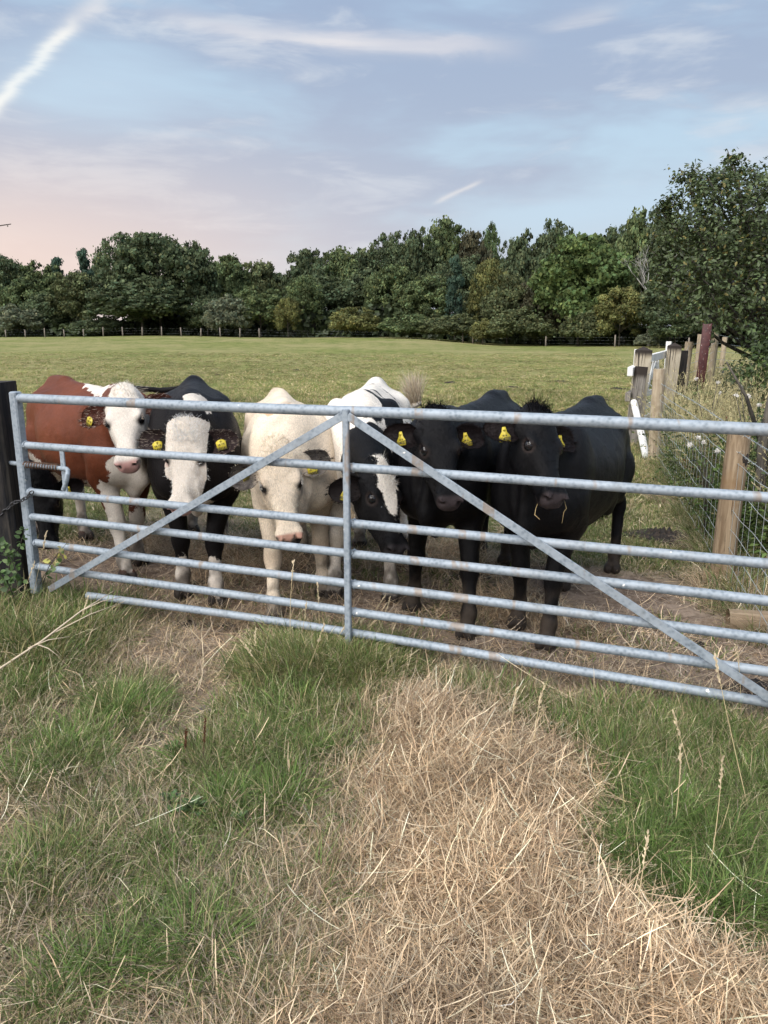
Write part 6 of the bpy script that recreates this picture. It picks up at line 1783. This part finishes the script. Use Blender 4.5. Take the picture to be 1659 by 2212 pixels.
# ---------------------------------------------------------------- plants at the black post, dung, stones, twigs
def shoot(name, label, cat, pts, leaves, cols, seed, ls=.03, r=.003, group=None):
    rg = np.random.default_rng(seed); org = np.array(pts[0]); t = thing(name, label, cat, tuple(org), 0, group)
    mb = MB(); P_ = np.array(pts)-org; mb.tube(P_, np.linspace(r, r*.4, len(P_)), 5); obj('stem', mb.mesh('stem'), MAT['bark'], t)
    seg = len(P_)-1
    for i in range(leaves):
        q = rg.uniform(.15, 1)*seg; k = min(int(q), seg-1); p = P_[k]*(1-(q-k))+P_[k+1]*(q-k)
        d = rg.normal(size=3)*np.array([1, .6, .6]); d /= np.linalg.norm(d); nr = np.array([0, -.8, .6])+rg.normal(size=3)*.5; b = np.cross(nr, d); b /= np.linalg.norm(b); nr = np.cross(d, b); s_ = ls*rg.uniform(.6, 1.2); c = p+d*s_*.3
        V = [c, c+d*s_*.3+b*s_*.36+nr*s_*.06, c+d*s_*.75+b*s_*.30+nr*s_*.04, c+d*s_*1.15, c+d*s_*.75-b*s_*.30+nr*s_*.04, c+d*s_*.3-b*s_*.36+nr*s_*.06]
        col = np.clip(np.array(cols[rg.integers(0, len(cols))])*rg.uniform(.7, 1.3), .01, .6)
        obj('leaf', mk_mesh('leaf', V, [[0, 1, 2, 3], [0, 3, 4, 5]], {'col': np.tile(col, (6, 1))}, False), MAT['leaf'], t)
LB = [(.07, .13, .035), (.10, .16, .05), (.05, .09, .03)]; LY = [(.34, .33, .08), (.12, .16, .05), (.26, .24, .10)]
def S(*uvY): return [P(u, v, Y) for u, v, Y in uvY]
shoot('birch_shoot', 'thin shoot with yellowing leaves in front of the lowest bars by the latch post', 'shoot', S((92, 1262, 4.02), (105, 1225, 4.02), (122, 1200, 4.0), (145, 1172, 4.0)), 16, LY, 1, .034)
shoot('birch_shoot', 'twiggy shoot reaching right past the gate end at bar six', 'shoot', S((86, 1262, 3.98), (100, 1235, 3.98), (125, 1220, 3.96), (155, 1205, 3.95)), 9, LB+LY[:1], 2, .030)
shoot('bramble', 'bramble stem climbing the front of the black post', 'bramble', S((10, 1270, 4.05), (22, 1215, 4.03), (45, 1172, 4.02), (55, 1140, 4.02)), 34, LB, 3, .030)
shoot('bramble', 'bramble stem lying left along the foot of the black post', 'bramble', S((60, 1268, 4.0), (40, 1240, 3.98), (20, 1200, 3.98), (-5, 1175, 3.98)), 42, LB, 4, .034)
shoot('bramble', 'low leafy bramble at the far left foot of the post', 'bramble', S((30, 1290, 3.9), (15, 1255, 3.9), (-10, 1230, 3.9), (-35, 1215, 3.9)), 50, LB, 5, .038)
shoot('hawthorn_twig', 'bare thorny twig tip with few leaves poking in high on the left', 'twig', S((-140, 500, 4.6), (-60, 492, 4.6), (-10, 489, 4.6), (24, 484, 4.6)), 14, [(.05, .05, .03), (.07, .07, .04)], 6, .016, .006)
def dead_stems():
    t = thing('dead_stalk', 'pale dead branching stalk lying over the grass at the lower left of the gate', 'dead stalk', tuple(P(-40, 1470, 3.1)))
    org = np.array(t.location); mb = MB()
    a = P(-40, 1470, 3.1); b = P(90, 1385, 3.35); c = P(175, 1320, 3.5); d = P(245, 1277, 3.65)
    mb.tube([a-org, b-org, c-org, d-org], [.0055, .0045, .0035, .0015], 6)
    for p, q in ((P(120, 1365, 3.4), P(268, 1300, 3.6)), (P(178, 1318, 3.5), P(262, 1290, 3.62)), (P(80, 1392, 3.33), P(130, 1420, 3.3)), (P(60, 1400, 3.3), P(150, 1375, 3.35))): mb.tube([p-org, (p+q)/2-org+np.array([0, 0, .012]), q-org], [.003, .0024, .001], 5)
    me = mb.mesh('dead_stalk'); n = len(me.vertices); at_ = me.attributes.new('col', 'FLOAT_COLOR', 'POINT'); at_.data.foreach_set('color', np.tile(np.array([.56, .47, .36, 1], np.float32), n))
    obj('stalk', me, MAT['stem'], t)
dead_stems()
def dock(u, v0, v1, lean, label, seed):
    g = G(u, v0); t = thing('dock_spike', label, 'dock plant', tuple(g), 0, 'dried dock spikes in the foreground'); rg = np.random.default_rng(seed)
    top = P(u+lean, v1, g[1]+.02)-g; mb = MB(); mb.tube([(0, 0, 0), top*.5, top], [.0025, .002, .001], 5); obj('stem', mb.mesh('stem'), MAT['rusty_spring'], t)
    n = 110; q = rg.uniform(.45, 1.0, n)[:, None]; p = top[None]*q
    V, F, C = strands(p, rg.normal(size=(n, 3))+[0, 0, .6], np.full(n, .007), np.full(n, .0028), np.array([[.10, .042, .022]])*(1+.3*rg.normal(size=(n, 1))), 2, .3, seed)
    obj('seeds', mk_mesh('seeds', V, F, {'col': np.clip(C, .01, .4)}, False), MAT['stem'], t)
dock(399, 1655, 1575, 3, 'dark red-brown dried dock spike, left of the foreground pair', 1)
dock(438, 1648, 1552, 6, 'dark red-brown dried dock spike, taller and right of the foreground pair', 2)
def tall_stems():
    """flowering grass stems rising in front of the gate"""
    rg = np.random.default_rng(17); Vs, Fs, Cs = [], [], []; o = 0
    st = [(560, 1440, 553, 1355), (596, 1420, 590, 1372), (628, 1420, 634, 1215), (645, 1410, 662, 1300), (690, 1410, 686, 1262), (760, 1400, 800, 1320), (775, 1400, 833, 1285), (800, 1410, 842, 1292), (700, 1430, 760, 1330), (820, 1430, 860, 1330), (600, 1500, 520, 1385), (650, 1480, 700, 1350), (735, 1395, 742, 1310), (1100, 1640, 1115, 1490), (1150, 1650, 1175, 1480), (1370, 2010, 1400, 1800), (1500, 1700, 1455, 1540), (1455, 1810, 1470, 1610), (1620, 1760, 1545, 1420), (1600, 1560, 1590, 1395), (1530, 1900, 1560, 1640), (60, 1330, 100, 1150), (20, 1400, 75, 1215), (150, 1400, 190, 1290)]
    for (u0, v0, u1, v1) in st:
        g = G(u0, v0); e = P(u1, v1, g[1]+rg.uniform(-.05, .08)); m = (g+e)/2 + np.array([rg.uniform(-.02, .02), 0, .02]); ts = np.linspace(0, 1, 9)[:, None]
        pts = g*(1-ts)**2+2*m*ts*(1-ts)+e*ts**2; w = .0017*(1-.5*ts)
        for off in (np.array([1., 0, 0]), np.array([0, 1., 0])):
            Vs.append(np.stack([pts-off*w, pts+off*w], 1).reshape(-1, 3)); Fs += [[o+2*k, o+2*k+1, o+2*k+3, o+2*k+2] for k in range(8)]; Cs.append(np.tile([[.56, .47, .29]], (18, 1))); o += 18
        d = pts[-1]-pts[-2]; d /= np.linalg.norm(d)
        for q in range(22):
            c = pts[-1]-d*.0045*q; f = d*.012+rg.normal(size=3)*.004; s_ = np.cross(f, [0, 1, 0])*.22
            Vs.append(np.array([c, c+f*.5+s_, c+f, c+f*.5-s_])); Fs.append([o, o+1, o+2, o+3]); Cs.append(np.tile([[.60, .50, .34]], (4, 1))*rg.uniform(.7, 1.2)); o += 4
    tag(obj('flowering_grass', mk_mesh('flowering_grass', np.vstack(Vs), np.array(Fs), {'col': np.vstack(Cs)}, False), MAT['stem']), kind='stuff')
tall_stems()
def rosette(u, v, label, n, ls, seed, cols, h=.05, name='thistle_rosette', cat='plant'):
    g = G(u, v); g[2] = float(zground(g[0], g[1])); t = thing(name, label, cat, tuple(g)); rg = np.random.default_rng(seed)
    for i in range(n):
        a = i*2.4+rg.uniform(-.3, .3); L = ls*rg.uniform(.6, 1.1); el_ = rg.uniform(.2, .9) if h < .06 else rg.uniform(.5, 1.35); d = np.array([math.cos(a)*math.cos(el_), math.sin(a)*math.cos(el_), math.sin(el_)]); b = np.array([-math.sin(a), math.cos(a), 0])
        V, F = [], []; K = 7
        for k in range(K+1):
            q = k/K; p = d*L*q + np.array([0, 0, -.4*L*q*q+(.01 if h < .06 else .045)]); w = L*.20*math.sin(math.pi*min(1, q*.9+.1))*(1.0 if k % 2 else .55)
            V += [p-b*w, p+np.array([0, 0, -.004]), p+b*w]
        for k in range(K): F += [[3*k, 3*k+1, 3*k+4, 3*k+3], [3*k+1, 3*k+2, 3*k+5, 3*k+4]]
        c = np.array(cols[i % len(cols)])*rg.uniform(.8, 1.2); C = np.tile(c, (len(V), 1)); C[1::3] *= 1.6
        obj('leaf', mk_mesh('leaf', V, F, {'col': C}, False), MAT['leaf'], t)
rosette(628, 2075, 'small dark green thistle rosette standing in dry grass at the bottom', 9, .085, 3, [(.05, .12, .05), (.07, .15, .06)])
rosette(420, 1775, 'grey-green ragged leafy weed patch left of the hay, main one', 34, .085, 4, [(.085, .145, .065), (.10, .15, .07)], h=.1, name='ragwort')
rosette(368, 1755, 'grey-green leafy weed beside the larger weed patch, on its left', 20, .075, 6, [(.085, .145, .065), (.06, .11, .045)], h=.1, name='ragwort')
rosette(375, 1640, 'plantain-like green leaves at the foot of the dock spikes', 10, .075, 5, [(.07, .14, .04)], h=.1, name='dock_leaves')
rosette(520, 1800, 'small green weed just right of the ragged weed patch', 12, .065, 7, [(.08, .13, .055)], h=.1, name='ragwort')
def mound(u, v, rx, ry, h, label, seed, mat='dung', name='cow_pat', cat='dung', group=None, lump=1.0):
    g = G(u, v); z0 = float(zground(g[0], g[1])); t_ = (g[0], g[1], z0-.004); rg = np.random.default_rng(seed); nr, na_ = 14, 40; V = [[0, 0, h]]; F = []
    for i in range(1, nr+1):
        for j in range(na_):
            a = 2*math.pi*j/na_; q = i/nr; wob = 1+.22*math.sin(2*a+seed)+.14*math.sin(3*a+seed*2)+.08*math.sin(7*a)
            V.append([rx*q*wob*math.cos(a), ry*q*wob*math.sin(a), h*(1-q**2.2)*.9])
    V = np.array(V); V[:, 2] += (fbm(V*np.array([42, 42, 0])+seed*3, 4, seed)*.55*h*lump)*(1-(np.hypot(V[:, 0]/rx, V[:, 1]/ry)/1.4).clip(0, 1)); V[:, 2] = np.where(np.arange(len(V)) > (nr-1)*na_, -.01, V[:, 2])
    F = [[0, 1+j, 1+(j+1) % na_] for j in range(na_)]
    for i in range(nr-1):
        for j in range(na_): a = 1+i*na_+j; b = 1+i*na_+(j+1) % na_; F.append([a, a+na_, b+na_, b])
    o = obj(name, mk_mesh(name, V, F), MAT[mat], None, t_); o.rotation_euler = (0, 0, 0); tag(o, label, cat, group)
G1 = 'dung patches in the trodden ground'
mound(405, 1352, .105, .075, .030, 'dark cow pat under the lowest bar, left one of two', 1, group=G1)
mound(492, 1355, .060, .045, .022, 'smaller dark cow pat right of the first under the lowest bar', 2, group=G1)
mound(1428, 1162, .26, .20, .05, 'wide heap of dark churned dung beyond the black cattle on the right', 3, group=G1, lump=1.6)
mound(1385, 1205, .10, .06, .03, 'small dark dung lump in front of the wide churned heap', 4, group=G1)
mound(1625, 1490, .20, .10, .035, 'dark wet dung at the right edge beyond the lowest bar', 5, group=G1, lump=1.5)
mound(1505, 1395, .05, .04, .025, 'small round dung lump between the lower bars at the right', 6, group=G1)
mound(1010, 1245, .12, .07, .03, 'dark dung between the feet of the two black heifers', 7, group=G1)
mound(440, 1265, .14, .08, .05, 'dark dung heap between the white-faced heifer\'s front feet', 8, group=G1)
for k, (u, v, r_, lb) in enumerate(((1105, 838, .28, 'left of the black pair\'s backs'), (1210, 825, .35, 'right of centre'), (975, 828, .20, 'just above the black topknot'), (1290, 865, .40, 'by the old grey post'), (640, 800, .20, 'above the cream heifer'), (1330, 842, .45, 'left of the leaning strut'), (470, 812, .2, 'right of the white-faced heifer\'s hip'))):
    mound(u, v, r_, r_*.5, .05, 'dark dried cow pat on the pasture, ' + lb, 20+k, group='dried cow pats on the pasture', lump=1.4)
mound(455, 1522, .11, .06, .016, 'flat grey stone slab showing through the worn ground', 41, 'stone', 'stone', 'stone', lump=.3)
mound(348, 1602, .09, .06, .014, 'flat grey stone lower left of the other slab in worn ground', 42, 'stone', 'stone', 'stone', lump=.3)
mound(300, 1287, .07, .04, .022, 'low grey-brown stone behind the lowest bar on the left', 43, 'stone', 'stone', 'stone', lump=.4)
